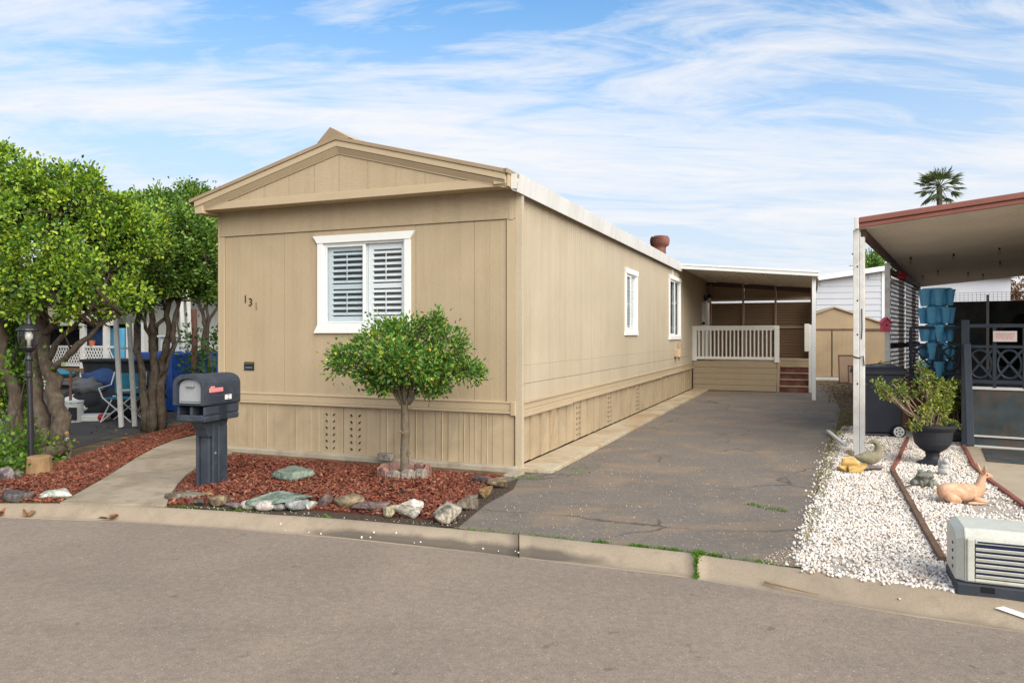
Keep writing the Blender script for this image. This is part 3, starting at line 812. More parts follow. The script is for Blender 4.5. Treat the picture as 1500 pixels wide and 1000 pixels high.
def siding(mb, u0, u1, z0, z1, grooves, holes, gw=.008, gd=.006, y=0.0, deep=()):
    # one wall face in x,z with narrow recessed grooves and window openings
    br = [(u0, 0), (u1, 0)]
    for g in grooves:
        if u0 + .01 < g < u1 - .01 and not any(abs(g - h[0]) < .012 or abs(g - h[1]) < .012 for h in holes):
            q = gd * 2.6 if g in deep else gd
            br += [(g - gw / 2, 0), (g - gw / 2 + .002, q), (g + gw / 2 - .002, q), (g + gw / 2, 0)]
    for h in holes: br += [(h[0], 0), (h[1], 0)]
    br.sort()
    for (a, da), (b_, db) in zip(br[:-1], br[1:]):
        if b_ - a < 1e-6: continue
        zs = [(z0, z1)]
        for h in holes:
            if a >= h[0] - 1e-6 and b_ <= h[1] + 1e-6: zs = [(z0, h[2]), (h[3], z1)]
        for q0, q1 in zs:
            mb.add([(a, y + da, q0), (b_, y + db, q0), (b_, y + db, q1), (a, y + da, q1)], [(0, 1, 2, 3)])


# window measures in the front plane
wx0, wz0 = HF.front(474, 476); wx1, wz1 = HF.front(593.5, 354); wz1 = HF.front(474, 357)[1]; wz0 = HF.front(470, 477)[1]
FH = (wx0, wx1, wz0, wz1)
ka0, az0 = HF.side(916.5, 484); ka1, _ = HF.side(931.5, 484); az1 = HF.side(916.5, 400)[1]
kb0, bz0 = HF.side(980.5, 491.5); kb1, _ = HF.side(995.5, 491); bz1 = HF.side(980.5, 408)[1]
SHA = (ka0, ka1, az0, az1); SHB = (kb0, kb1, bz0, bz1)

mb = MB(); gr = []
x = -WID + .12
for g in [-4.33, -4.17, -3.98, -3.79, -3.60, -3.40, -3.20, -3.0, -2.78, -2.58, -2.38, -2.18, -1.98, -1.78, -1.56, -1.36, -1.16, -.96, -.75, -.55, -.35, -.22]: gr.append(g)
siding(mb, -WID + .09, -.13, ZB1, ZFR, gr, [FH], gw=.008, gd=.0035, deep=(-3.40, -1.36, -.55))
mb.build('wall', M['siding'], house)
# frieze, corner boards, panel edges
mb = MB().bb(-WID + .0, -.006, -.022, .01, ZFR + .004, ZS - .001)
mb.build('frieze_board', M['siding'], house, bevel=.004)
MB().bb(-WID, -WID + .082, -.018, .02, ZB1 - .02, ZFR).bb(-WID - .03, -WID, -.02, .06, 0.03, ZS).build('corner_board', M['trim'], house, bevel=.004)
mb = MB().bb(-.118, -.006, -.018, .02, ZB1 - .02, ZFR)
mb.bb(-.085, -.03, -.026, -.018, ZFR - .01, ZFR + .25)
mb.build('corner_board', M['trim'], house, bevel=.004)
mb = MB().bb(.004, .082, -.012, .05, .03, ZS - .02).bb(-.004, .004, -.02, .03, .03, ZS - .02)
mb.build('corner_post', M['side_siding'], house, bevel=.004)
# belt boards (front): a stepped ledge
mb = MB().bb(-WID, -.03, -.024, .01, ZB0 + .035, ZB1 - .022).bb(-WID, -.03, -.032, .01, ZB1 - .022, ZB1).bb(-WID, -.03, -.034, .01, ZB0, ZB0 + .033)
mb.bb(-.06, .0, -.040, .0, ZB0 - .02, ZB1 + .004)
mb.build('belt_board', M['trim'], house, bevel=.005)


def ribs(mb, u0, u1, z0, z1, pitch, seedv, y=0.0, tilt=.004):
    r_ = random.Random(seedv); u = u0
    while u < u1 - .01:
        w = min(pitch * r_.uniform(.9, 1.1), u1 - u); d = r_.uniform(0, tilt); e = r_.uniform(0, tilt)
        mb.bb(u + .003, u + w - .003, y + .006, y + .02, z0, z1)
        vs = [(u + .001, y - .002 - d, z0), (u + w - .004, y + .004 - e, z0), (u + w - .004, y + .004 - d, z1), (u + .001, y - .002 - e, z1),
              (u + .001, y + .03, z0), (u + w - .004, y + .03, z0), (u + w - .004, y + .03, z1), (u + .001, y + .03, z1)]
        mb.add(vs, [(0, 1, 2, 3), (0, 4, 5, 1), (3, 2, 6, 7), (0, 3, 7, 4), (1, 5, 6, 2)])
        if r_.random() < .62: mb.tube([(u + w * .5, y - .001, z0), (u + w * .5, y - .001, z1)], .010, 6, True)
        u += w


# skirting front
vx0 = HF.front(470, 600)[0]; vx1 = HF.front(537, 600)[0]
mb = MB(); mb.bb(-WID + .02, -.02, .025, .04, .04, ZB0)
ribs(mb, -WID + .02, vx0, .045, ZB0, .235, 3)
siding(mb, vx0, (vx0 + vx1) / 2, .045, ZB0, [vx0 + .15], [], y=.0); siding(mb, (vx0 + vx1) / 2 + .006, vx1, .045, ZB0, [vx1 - .16], [], y=.003)
ribs(mb, vx1, -.9, .045, ZB0, .20, 5, .004); ribs(mb, -.9, -.03, .045, ZB0, .155, 8, .002, .010)
sk = mb.build('skirting', M['skirt'], house)
mb = MB()
for xx in (479, 489.5, 515, 527):
    for j in range(6):
        a, _ = HF.front(xx, 600); z = .115 + j * .088
        s_ = 1 if xx in (489.5, 527) else -1
        mb.bar((a - .012, -.003, z - .012 * s_), (a + .012, -.003, z + .012 * s_), .012, .016, up=(0, -1, 0))
mb.build('vent_grille', M['black'], sk)
# skirting side
mb = MB(); mb.bb(.02, 19, .03, .045, .04, .64)
r_ = random.Random(2); u = .09; kk = 0
vent_at = (6, 11, 17)
vs_ = MB()
while u < 13.95:
    w = .365 * r_.uniform(.94, 1.06); w = min(w, 13.97 - u); t0 = r_.uniform(-.006, .008); t1 = r_.uniform(-.004, .010); top = .605 + .002 * u
    if kk in (1, 2, 3): t1 += .016 * kk
    mb.add([(u + .002, -t0, .05), (u + w - .006, .014 - t1 * .3, .05), (u + w - .006 - r_.uniform(0, .01), .012, top), (u + .002, -t1, top), (u + .002, .034, .05), (u + w - .006, .034, .05), (u + w - .006, .034, top), (u + .002, .034, top)],
           [(0, 1, 2, 3), (0, 4, 5, 1), (3, 2, 6, 7), (0, 3, 7, 4), (1, 5, 6, 2)])
    if kk in vent_at:
        for cxx in (.3, .7):
            for j in range(6):
                z = .12 + j * .08; s_ = 1 if cxx > .5 else -1
                vs_.bar((u + w * cxx - .010, -.007, z - .010 * s_), (u + w * cxx + .010, -.005, z + .010 * s_), .008, .02, up=(0, -1, 0))
    u += w; kk += 1
sk = mb.build('skirting', M['skirt'], house, rotz=R(90))
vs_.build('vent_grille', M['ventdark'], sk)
# side wall: fine grooved sheet above, wide boards below
mb = MB(); gr = [i * .102 + .05 for i in range(190)]
gr = [g for g in gr]
siding(mb, .05, LEN, 1.235, ZS - .02, gr, [SHA, SHB], gw=.010, gd=.006)
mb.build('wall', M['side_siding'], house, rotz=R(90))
mb = MB()
for (z0, z1, d) in ((1.01, 1.232, -.004), (.80, 1.005, -.002)):
    for (a, b_) in ((.05, 4.86), (4.864, 9.72), (9.724, 14.6), (14.604, LEN)): mb.bb(a, b_, d, .02, z0, z1)
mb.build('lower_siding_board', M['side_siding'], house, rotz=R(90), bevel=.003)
mb = MB().bb(.05, 14.0, -.012, .02, .695, .785).bb(.05, 14.0, -.03, .02, .772, .800)
for a, b_, o_ in ((.05, 2.1, 0), (2.12, 9.0, .012), (9.02, 14.0, .022)): mb.bb(a, b_, -.052, .03, .612 + o_, .655 + o_).bb(a, b_, -.030, .03, .655 + o_, .692)
mb.build('belt_board', M['trim'], house, rotz=R(90), bevel=.005)
# far walls so the home is closed
mb = MB().bb(-WID, -WID + .02, .02, LEN, .0, ZS).bb(-WID, 0, LEN, LEN + .02, 0, ZS)
mb.build('wall', M['siding'], house)

# roof
RX, RZ = -2.315, 4.115; EL, EZL = -4.74, 3.475; ER, EZR = .015, 3.505
mb = MB()
th = .045
mb.prismy([(EL, EZL), (RX, RZ), (ER, EZR), (ER, EZR - th), (RX, RZ - th), (EL, EZL - th)], -.36, LEN + .2)
roof = mb.build('roof', M['roof'], house)
MB().add([(RX - .30, -.33, RZ - .055), (RX - .05, -.40, RZ + .105), (RX + .20, -.33, RZ - .035), (RX - .02, .3, RZ + .10), (RX + .2, .5, RZ - .03), (RX - .18, .5, RZ - .03)],
         [(0, 2, 1), (1, 2, 4, 3), (0, 1, 3, 5), (3, 4, 5)]).build('ridge_cap', M['trim'], roof)
mb = MB()
for i in range(9): mb.bb(RX - .05, RX + .05, .5 + i * 2.0, .5 + i * 2 + 1.99, RZ - .01, RZ + .035)
mb.build('ridge_cap', M['roof'], roof, bevel=.01)
# rake: upper fascia, angled lower moulding, gable panel
def rake(y0, y1, top, bot, xl, xr, name, mat, bev=.004):
    # strip following the roof slope between two offsets under the roof line
    zl = lambda x_: RZ + (EZL - RZ) * (x_ - RX) / (EL - RX); zr = lambda x_: RZ + (EZR - RZ) * (x_ - RX) / (ER - RX)
    m_ = MB()
    m_.prismy([(xl, zl(xl) - top), (RX, RZ - top), (RX, RZ - bot), (xl, zl(xl) - bot)], y0, y1)
    m_.prismy([(RX, RZ - top), (xr, zr(xr) - top), (xr, zr(xr) - bot), (RX, RZ - bot)], y0, y1)
    return m_.build(name, mat, house, bevel=bev)


rake(-.345, -.20, .047, .125, -4.66, -.01, 'fascia', M['trim'])
m_ = MB()                                           # moulding that slopes back under the fascia
for (xa, za, xb, zb) in ((-4.64, EZL + .026, RX, RZ), (RX, RZ, -.01, EZR)):
    y_f, y_b = -.338, -.292
    m_.add([(xa, y_f, za - .127), (xb, y_f, zb - .127), (xb, y_b, zb - .20), (xa, y_b, za - .20), (xa, -.2, za - .127), (xb, -.2, zb - .127), (xb, -.2, zb - .2), (xa, -.2, za - .2)],
           [(0, 3, 2, 1), (0, 1, 5, 4), (3, 7, 6, 2), (0, 4, 7, 3), (1, 2, 6, 5), (4, 5, 6, 7)])
m_.build('moulding', M['trim'], house)
rake(-.296, -.22, .203, .213, -4.6, -.03, 'moulding', M['trim'], .002)
# gable panel
GX0, GX1, GZ, GAP = -4.565, -.085, 3.335, 3.905
mb = MB(); br = [GX0] + [GX0 + .25 + i * .405 for i in range(11) if abs(GX0 + .25 + i * .405 - RX) > .1] + [GX1, RX]
zt = lambda x_: (GZ + .02 + (GAP - GZ) * (x_ - GX0) / (RX - GX0)) if x_ < RX else (GZ + .02 + (GAP - GZ) * (GX1 - x_) / (GX1 - RX))
br = sorted(br)
for a, b_ in zip(br[:-1], br[1:]):
    j = .0 if abs(a - RX) > .001 else 0
    mb.add([(a + .003, -.28, GZ), (b_ - .003, -.28, GZ), (b_ - .003, -.28, zt(b_)), (a + .003, -.28, zt(a)), (a - .003, -.2792, GZ), (b_ + .003, -.2792, GZ), (b_ + .003, -.2792, zt(b_)), (a - .003, -.2792, zt(a))], [(0, 1, 2, 3), (4, 5, 6, 7)])
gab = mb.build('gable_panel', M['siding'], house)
MB().bb(GX0 + .02, GX1, -.292, -.27, GZ - .012, GZ + .085).build('gable_trim', M['trim'], gab, bevel=.004)
mb = MB().bb(-4.62, -.02, -.27, .02, GZ - .006, GZ + .012)
mb.build('soffit', M['trim'], house)
mb = MB().bb(-4.665, -4.52, -.33, .05, 3.28, 3.46).bb(-4.66, -4.56, .05, LEN, 3.30, 3.46)
mb.bb(-.16, -.005, -.32, -.2, 3.345, 3.45)
mb.build('eave_return', M['trim'], house, bevel=.006)
# gutter along the side
g = MB()
g.prismy([(.02, 3.475), (.035, 3.285), (.10, 3.262), (.135, 3.47), (.131, 3.47), (.097, 3.268), (.039, 3.29), (.024, 3.475)], -.22, 11.5)
gt = g.build('gutter', M['gutter'], house)
MB().bb(.0, .018, -.30, LEN, 3.32, 3.47).build('fascia', M['trim'], house)
MB().bb(-.02, .03, -.36, LEN + .2, 3.462, 3.512).build('drip_edge', M['roof'], roof)
MB().bb(.022, .10, -.224, -.22, 3.30, 3.47).build('end_cap', M['gutter'], gt)


# windows --------------------------------------------------------------------
def window(hole, rot, label, left_dark, shutters, flare=.07, cw=.085, sill=.10, head=.10):
    u0, u1, z0, z1 = hole; w, h = u1 - u0, z1 - z0
    m_ = MB()
    m_.bb(-cw, 0, -.028, .01, 0, h).bb(w, w + cw, -.028, .01, 0, h)
    m_.bb(-.002, w + .002, .0, .009, h - .001, h + .04).bb(-.002, w + .002, .0, .009, -.04, .001)
    loc = (u0, 0, z0) if rot == 0 else (0, u0, z0)
    win = m_.build('window', M['white'], house, loc=loc, rotz=rot, bevel=.004)
    if label: win['label'] = label
    MB().prismy([(-cw, h), (w + cw, h), (w + cw + flare, h + head), (-cw - flare, h + head)], -.036, .01).build('head_casing', M['white'], win, bevel=.004)
    MB().prismy([(-cw, 0), (w + cw, 0), (w + cw + flare * .8, -sill), (-cw - flare * .8, -sill)], -.036, .01).build('sill', M['white'], win, bevel=.004)
    f = MB(); t_ = .028
    f.bb(0, t_, .0, .05, 0, h).bb(w - t_, w, .0, .05, 0, h).bb(t_, w - t_, .0, .05, 0, t_).bb(t_, w - t_, .0, .05, h - t_, h)
    f.build('frame', M['white'], win, bevel=.003)
    mid = w * .51
    s_ = MB(); a, b_ = t_ + .004, mid; q = .022
    s_.bb(a, a + q, -.004, .022, t_ + .004, h - t_ - .004).bb(b_ - q, b_ + .014, -.006, .024, t_ + .004, h - t_ - .004).bb(a + q, b_ - q, -.004, .022, t_ + .004, t_ + .004 + q).bb(a + q, b_ - q, -.004, .022, h - t_ - q - .004, h - t_ - .004)
    s_.build('sash', M['white'], win, bevel=.003)
    MB().bb(a + q, b_ - q, .008, .012, t_ + q, h - t_ - q).build('pane', M['screen'] if left_dark else M['glass'], win)
    MB().bb(b_ + .014, w - t_, .022, .026, t_, h - t_).build('pane', M['glass'], win)
    dp = .9
    MB().bb(-.25, w + .25, .12 + dp, .13 + dp, -.2, h + .2).bb(-.26, -.25, .05, .13 + dp, -.2, h + .2).bb(w + .25, w + .26, .05, .13 + dp, -.2, h + .2).bb(-.25, w + .25, .05, .13 + dp, h + .2, h + .21).bb(-.25, w + .25, .05, .13 + dp, -.21, -.2).build('room', M['interior'], win)
    if shutters:
        for (p0, p1) in ((t_ + .005, mid + .02), (mid + .03, w - t_ - .002)):
            sh = MB(); sw = .075 if p1 - p0 > .4 else .05; rl = .09
            y0, y1 = .050, .080
            lo, hi = t_ + .004, h - t_ - .004
            sh.bb(p0, p0 + sw, y0, y1, lo, hi).bb(p1 - sw * .7, p1, y0, y1, lo, hi).bb(p0 + sw, p1 - sw * .7, y0, y1, lo, lo + rl).bb(p0 + sw, p1 - sw * .7, y0, y1, hi - rl * .8, hi)
            md = lo + (hi - lo) * .47
            sh.bb(p0 + sw, p1 - sw * .7, y0, y1, md - .03, md + .03)
            so = sh.build('shutter', M['shutter'], win, bevel=.003)
            lv = MB()
            for (b0, b1) in ((lo + rl, md - .03), (md + .03, hi - rl * .8)):
                nl = max(2, round((b1 - b0) / .077)); pt = (b1 - b0) / nl
                for i in range(nl):
                    zc = b0 + pt * (i + .5)
                    Mt = Matrix.Translation((0, .066, zc)) @ Matrix.Rotation(R(34), 4, 'X')
                    lv.bb(p0 + sw + .002, p1 - sw * .7 - .002, -.031, .031, -.005, .005, Mt)
                lv.bb((p0 + p1) / 2 - .006, (p0 + p1) / 2 + .006, .036, .042, b0 + .04, b1 - .03)
            lv.build('louvres', M['shutter'], so, bevel=.002, seg=1)
    return win


window(FH, 0, None, True, True)
window(SHA, R(90), 'narrow side window with slim shutters, nearer the street', True, True, .04, .075, .09, .10)
wb = window(SHB, R(90), 'side window under the porch awning with a dark left sash', True, False, .03, .075, .10, .10)
MB().bb(.04, (kb1 - kb0) * .5, .07, .08, .03, bz1 - bz0 - .03).build('curtain', M['darkfab'], wb)
MB().bb((kb1 - kb0) * .5, (kb1 - kb0) - .03, .09, .10, .03, bz1 - bz0 - .03).build('curtain', PM('pale_curtain', (.55, .56, .56), .8, .08, 5), wb)

# numbers, plate, vent, lamp, boxes
def text(name, s_, size, mat, parent, loc, rot, ext=.003):
    c = bpy.data.curves.new(name, 'FONT'); c.body = s_; c.size = size; c.extrude = ext; c.align_x = 'CENTER'; c.align_y = 'CENTER'
    c.materials.append(mat)
    o_ = bpy.data.objects.new(name, c); o_.location = loc; o_.rotation_euler = rot
    link(o_, parent)
    bpy.context.view_layer.update()
    me = bpy.data.meshes.new_from_object(o_.evaluated_get(bpy.context.evaluated_depsgraph_get()))
    bpy.data.objects.remove(o_)
    o2 = bpy.data.objects.new(name, me); o2.location = loc; o2.rotation_euler = rot
    if not me.materials: me.materials.append(mat)
    return link(o2, parent)


for ch, px_, py_, mt in (('1', 360, 438.5, M['digit']), ('3', 367.5, 443, M['digit']), ('1', 376, 448.5, M['digit2'])):
    a, z = HF.front(px_, py_); text('house_number', ch, .155, mt, house, (a, -.006, z), (R(90), 0, 0), .004)
a, z = HF.front(365.5, 536)
pq = MB().bb(-.085, .085, -.012, 0, -.058, .058).build('plaque', M['lampblack'], house, loc=(a, -.001, z), bevel=.003)
MB().bb(-.06, .06, -.0165, -.012, -.032, -.008).build('plaque_inset', PM('plaque_blue', (.10, .14, .2), .3, .1), pq)
MB().bb(-.072, .072, -.0155, -.012, .030, .046).build('plaque_inset', PM('plaque_green', (.12, .14, .05), .5, .1), pq)

tv = MB(); tz = 3.60; tvx, tvy = -.42, 11.15
tv.lathe([(.20, -.08), (.20, .0), (.165, .03), (.16, .27), (.175, .29), (.175, .32)], 20)
tv = tv.build('roof_vent', M['rust'], roof, loc=(tvx, tvy, tz), smooth=False)
hd = MB()
for i in range(22):
    t_ = 2 * math.pi * i / 22
    pts = []
    for k_ in range(7):
        ph = -1.1 + 2.2 * k_ / 6; rr = .178 + .075 * math.cos(ph); tt = t_ + .35 * math.sin(ph) * .5
        pts.append((rr * math.cos(tt), rr * math.sin(tt), .445 + .125 * math.sin(ph) * 1.15))
    n0 = len(hd.v)
    for (x_, y_, z_) in pts:
        dx, dy = x_ / math.hypot(x_, y_), y_ / math.hypot(x_, y_)
        tx, ty = -dy, dx
        hd.v.append((x_ - tx * .032 - dx * .03, y_ - ty * .032 - dy * .03, z_)); hd.v.append((x_ + tx * .028, y_ + ty * .028, z_))
    for k_ in range(6): hd.f.append((n0 + 2 * k_, n0 + 2 * k_ + 1, n0 + 2 * k_ + 3, n0 + 2 * k_ + 2))
core = MB(); core.lathe([(.15, .29), (.19, .32), (.215, .37), (.222, .43), (.215, .49), (.19, .54), (.14, .57), (.06, .585), (.01, .588)], 24).build('turbine_core', M['panbeam'], tv)
hd.lathe([(.175, .565), (.15, .585), (.05, .60), (.01, .603)], 24)
hd.build('turbine_fins', M['rust'], tv)
k_, z = HF.side(1031, 436)
lm = MB().lathe([(.06, -.10), (.06, .02)], 12, (.08, 0, .0)).bb(.0, .03, -.05, .05, -.08, .08).bar((.0, 0, .05), (.16, 0, .07), .03, .03).lathe([(.02, .12), (.075, .05), (.085, .02), (.08, -.01)], 14, (.17, 0, 0)).build('porch_lamp', M['lampblack'], house, loc=(0.004, k_, z))
MB().lathe([(.06, -.02), (.065, -.10), (.045, -.17)], 14, (.17, 0, 0)).build('lamp_glass', M['alum'], lm)
k_, z = HF.side(990, 517)
ub = MB().bb(0, .10, -.28, .0, -.09, .09).lathe([(.09, -.1), (.09, .1)], 12, (.06, -.16, 0)).build('meter_box', M['trim'], house, loc=(.004, k_, z), bevel=.008)
MB().bb(0, .07, -.10, .22, -.12, .26).build('meter_box', M['siding'], house, loc=(.004, k_ + .35, z), bevel=.008)
MB().bb(0.0, .03, 10.55, 10.6, 3.0, 3.26).build('downspout_strap', M['gutter'], gt)

# ------------------------------------------------------------------ porch
porch = thing('porch', 'raised porch deck with cream railing and red steps beside the beige home', 'porch', HF.w(0, 14.0), HF.a)
DZ = .88
MB().bb(.01, 3.22, .95, 3.1, DZ - .05, DZ).bb(.01, 2.34, -.0, .95, DZ - .05, DZ).build('deck', M['steptan'], porch)
mb = MB()
for i in range(5): mb.bb(.02, 2.33, -.02 - .001 * i, .02, .012 + i * .166, .008 + i * .166 + .162)
mb.build('skirt_board', M['porchskirt'], porch, bevel=.003)
MB().bb(2.345, 2.40, -.028, 1.0, .0, DZ + .01).build('corner_trim', M['porchskirt'], porch)
MB().bb(2.34, 3.2, .93, .95, 0, DZ - .05).build('back_riser', M['porchskirt'], porch)
NS = 5; sh_ = (DZ - .0) / (NS)
for i in range(NS):
    y0 = i * .24
    if i < NS - 1: st = MB().bb(2.405, 3.17, y0 - .02, y0 + .25, (i + 1) * sh_ - .028, (i + 1) * sh_).build('step_tread', M['steptan'], porch, bevel=.006)
    MB().bb(2.405, 3.17, y0, y0 + .02, i * sh_ + .001, (i + 1) * sh_ - .029).build('step_riser', M['stepred'], porch)
rl = MB().bb(.0, 2.40, -.03, .06, 1.82, 1.875).bb(.06, 2.3, -.01, .03, 1.745, 1.82)
rl.bb(.10, 2.27, -.015, .04, .905, .985)
rl = rl.build('railing', M['porchwhite'], porch, bevel=.004)
for a, b_ in ((.0, .12), (2.27, 2.40)): MB().bb(a, b_, -.045, .055, .86 - (.03 if a > 1 else 0), 1.82).build('newel_post', M['porchwhite'], rl, bevel=.006)
for i in range(19):
    xx = .185 + i * .1105
    MB().bb(xx - .019, xx + .019, -.004, .034, .985, 1.745).build('baluster', M['porchwhite'], rl, bevel=.003)
MB().bb(3.17, 3.25, .1, .18, 0, 1.9).build('newel_post', M['porchwhite'], porch, bevel=.005)
MB().bb(3.06, 3.19, .02, .09, 1.15, 1.92).build('end_board', M['porchwhite'], porch, bevel=.008)
MB().bb(.02, .14, 1.75, 1.85, DZ, 2.62).build('door_post', M['porchwhite'], porch, bevel=.005)
MB().lathe([(.05, 0), (.04, .03), (.015, .035)], 12, M=Matrix.Translation((.09, 1.74, 1.98)) @ Matrix.Rotation(R(90), 4, 'X')).build('door_post_knob', M['lampblack'], porch)
MB().bb(.12, .35, -.01, .06, .875, .915).bar((.45, -.02, .9), (.6, -.02, .86), .008, .008).build('deck_litter', M['lampblack'], porch)

scr = thing('privacy_screen', 'brown louvred privacy screen closing the back of the porch', 'screen', HF.w(0, 17.12), HF.a)
lvt = 2.72
for (a, b_) in ((.16, 1.14), (1.20, 2.14), (2.20, 3.22)):
    mb = MB(); z = DZ - .3
    while z < lvt - .04:
        Mt = Matrix.Translation((0, 0, z)) @ Matrix.Rotation(R(-50), 4, 'X')
        mb.bb(a, b_, -.055, .055, -.005, .005, Mt); z += .088
    mb.bb(a, b_, .06, .068, DZ - .3, lvt - .06)
    mb.build('louvre_panel', M['brownlouvre'], scr)
    MB().bb(a if a > .2 else -.0, b_, .02, .03, lvt + .03, 3.42 - .092 * (a + b_) / 2).build('top_panel', M['brownlouvre'], scr)
for xx in (.13, 1.17, 2.17, 3.24): MB().bb(xx - .03, xx + .03, -.09, -.02, .0, 3.3).build('post', M['brownlouvre'], scr, bevel=.004)
MB().bb(.1, 3.27, -.10, -.02, lvt + .0, lvt + .09).build('rail', M['porchskirt'], scr)
MB().bb(2.2, 3.22, -.10, -.03, 1.83, 1.90).build('rail', M['porchskirt'], scr)
# louvred return seen edge on at the right end
mb = MB(); z = .6
while z < 2.8:
    Mt = Matrix.Translation((3.34, 0, z)) @ Matrix.Rotation(R(40), 4, 'Y'); mb.bb(-.05, .05, -.8, .0, -.006, .006, Mt); z += .085
mb.build('louvre_panel', M['brownlouvre'], scr)

aw = thing('porch_awning', 'white edged patio awning over the porch on slim white posts', 'awning', HF.w(0, 11.35), HF.a)
zr_ = lambda x_: 3.40 - .092 * x_
x0, x1 = .0, 3.38
mb = MB(); Ld = 6.0
mb.prismy([(x0, zr_(x0)), (x1, zr_(x1)), (x1, zr_(x1) + .05), (x0, zr_(x0) + .05)], .02, Ld)
for i in range(1, 34):
    xx = x0 + i * .1; mb.prismy([(xx, zr_(xx) - .016), (xx + .03, zr_(xx + .03) - .016), (xx + .03, zr_(xx + .03)), (xx, zr_(xx))], .04, Ld)
mb.build('roof_panel', M['panwhite'], aw)
MB().prismy([(x0 - .05, zr_(x0) - .055), (x1 + .03, zr_(x1) - .055), (x1 + .03, zr_(x1) + .075), (x0 - .05, zr_(x0) + .075)], -.03, .02).build('fascia', M['white'], aw, bevel=.006)
MB().prismy([(x0 - .05, zr_(x0) + .03), (x1 + .04, zr_(x1) + .03), (x1 + .04, zr_(x1) + .068), (x0 - .05, zr_(x0) + .068)], -.05, -.03).build('fascia_lip', M['white'], aw, bevel=.006)
MB().bb(x1, x1 + .03, .02, Ld, zr_(x1) - .10, zr_(x1) + .07).build('fascia', M['white'], aw)
MB().prismy([(x0, zr_(x0) - .15), (x1, zr_(x1) - .15), (x1, zr_(x1) - .018), (x0, zr_(x0) - .018)], 5.72, 5.80).build('beam', M['panbeam'], aw)
MB().bb(3.255, 3.345, .18, .27, .0, 3.04).build('post', M['white'], aw, bevel=.005)
MB().bb(3.255, 3.335, 5.6, 5.68, .0, 3.04).build('post', M['white'], aw, bevel=.005)
# ------------------------------------------------------------------ plants
def crown(parent, org, lumps, ncl, nleaf, L, W, mat, spread=.1, shell=.62, droop=.0, name='crown', seed=1, fold=.25, gap=.6):
    r_ = np.random.default_rng(seed)
    lum = np.array(lumps, float); vol = (lum[:, 3] * lum[:, 4] + lum[:, 3] * lum[:, 5] + lum[:, 4] * lum[:, 5]); vol /= vol.sum()
    idx = r_.choice(len(lum), ncl, p=vol)
    d = unit(r_.normal(size=(ncl, 3))); rad = r_.uniform(shell, 1.04, (ncl, 1)) ** .8
    rad = np.where(r_.random((ncl, 1)) < .22, r_.uniform(.15, .7, (ncl, 1)), rad)
    C_ = lum[idx, :3] + d * rad * lum[idx, 3:6]
    keep = vnoise(C_, 2.4 / max(lum[:, 3].mean(), .2), seed) < gap + .5
    C_ = C_[keep]; d = d[keep]; n = len(C_)
    sz = r_.uniform(.65, 1.35, (n, 1, 1))
    off = r_.normal(size=(n, nleaf, 3)) * spread * sz
    P = C_[:, None, :] + off
    D = d[:, None, :] * .7 + off / spread * .6 + np.array([0, 0, .35 - droop]) + r_.normal(size=(n, nleaf, 3)) * .35
    P = P.reshape(-1, 3) - np.array(org); D = D.reshape(-1, 3)
    o_ = leafmesh(name, P, D, L, W, mat, parent, fold)
    return o_, C_


def wob(pts, n, amp, r_):
    out = []
    for i in range(len(pts) - 1):
        a, b_ = Vector(pts[i]), Vector(pts[i + 1])
        for k in range(n):
            t_ = k / n; q = a.lerp(b_, t_)
            if i or k: q = q + Vector((r_.uniform(-1, 1), r_.uniform(-1, 1), r_.uniform(-.4, .4))) * amp
            out.append(q)
    out.append(Vector(pts[-1])); return out


def limbs(paths, org, mat, parent, seed=1, name='trunk', amp=.02, n=9, sub=3):
    r_ = random.Random(seed); mb = MB(); o = Vector(org)
    for pts, r0, r1 in paths:
        q = wob(pts, sub, amp, r_); k = len(q)
        rad = [(r0 + (r1 - r0) * i / (k - 1)) * r_.uniform(.9, 1.1) for i in range(k)]
        mb.tube([p - o for p in q], rad, n)
    return mb.build(name, mat, parent, smooth=True)


def twigs(C_, roots, org, mat, parent, count, r0, seed, name='branch'):
    r_ = random.Random(seed); mb = MB(); o = Vector(org); C_ = [Vector(c) for c in C_]
    for c in r_.sample(C_, min(count, len(C_))):
        b_ = min(roots, key=lambda q: (q - c).length + r_.uniform(0, .5)); m_ = b_.lerp(c, .5) + Vector((r_.uniform(-.1, .1), r_.uniform(-.1, .1), r_.uniform(-.12, .06))) * (b_ - c).length
        mb.tube([b_ - o, b_.lerp(m_, .5) - o, m_ - o, c - o], [r0, r0 * .8, r0 * .55, r0 * .2], 5)
    return mb.build(name, mat, parent, smooth=True)


# the small holly tree in its ring
tb = G(592, 701, 0.02); tp = tb.y / FPX
tree = thing('small_tree', 'small round leaved tree with flat umbrella crown in a brick ring', 'tree', tb)
TA = lambda px_, py_, dy=0.0: A(px_, py_, tb.y + dy)
LUM = []
for (px_, py_, rx_, ry_, dy) in ((565, 560, 26, 12, -.1), (628, 562, 30, 12, 0), (545, 508, 40, 30, 0), (600, 490, 44, 30, .05), (648, 507, 40, 36, 0), (686, 542, 26, 14, .0), (506, 520, 30, 20, .05), (553, 543, 38, 17, -.1), (610, 532, 52, 26, -.35), (655, 540, 34, 20, .2), (641, 475, 24, 17, .05), (570, 480, 30, 14, .25), (600, 525, 60, 30, .35), (500, 538, 22, 9, -.1), (640, 560, 20, 10, -.1), (575, 520, 40, 25, -.45)):
    c = TA(594 + (px_ - 594) * .97, py_ + 2, dy); LUM.append((c.x, c.y, c.z, rx_ * tp * .9, .30, ry_ * tp * .88))
_, CC = crown(tree, tb, LUM, 860, 16, .046, .029, M['leaf_small'], .040, .6, .0, seed=5, gap=.1)
pp = [([TA(592, 703), TA(593, 660, .01), TA(594, 620, -.01), TA(593, 585)], .047, .040)]
roots = []
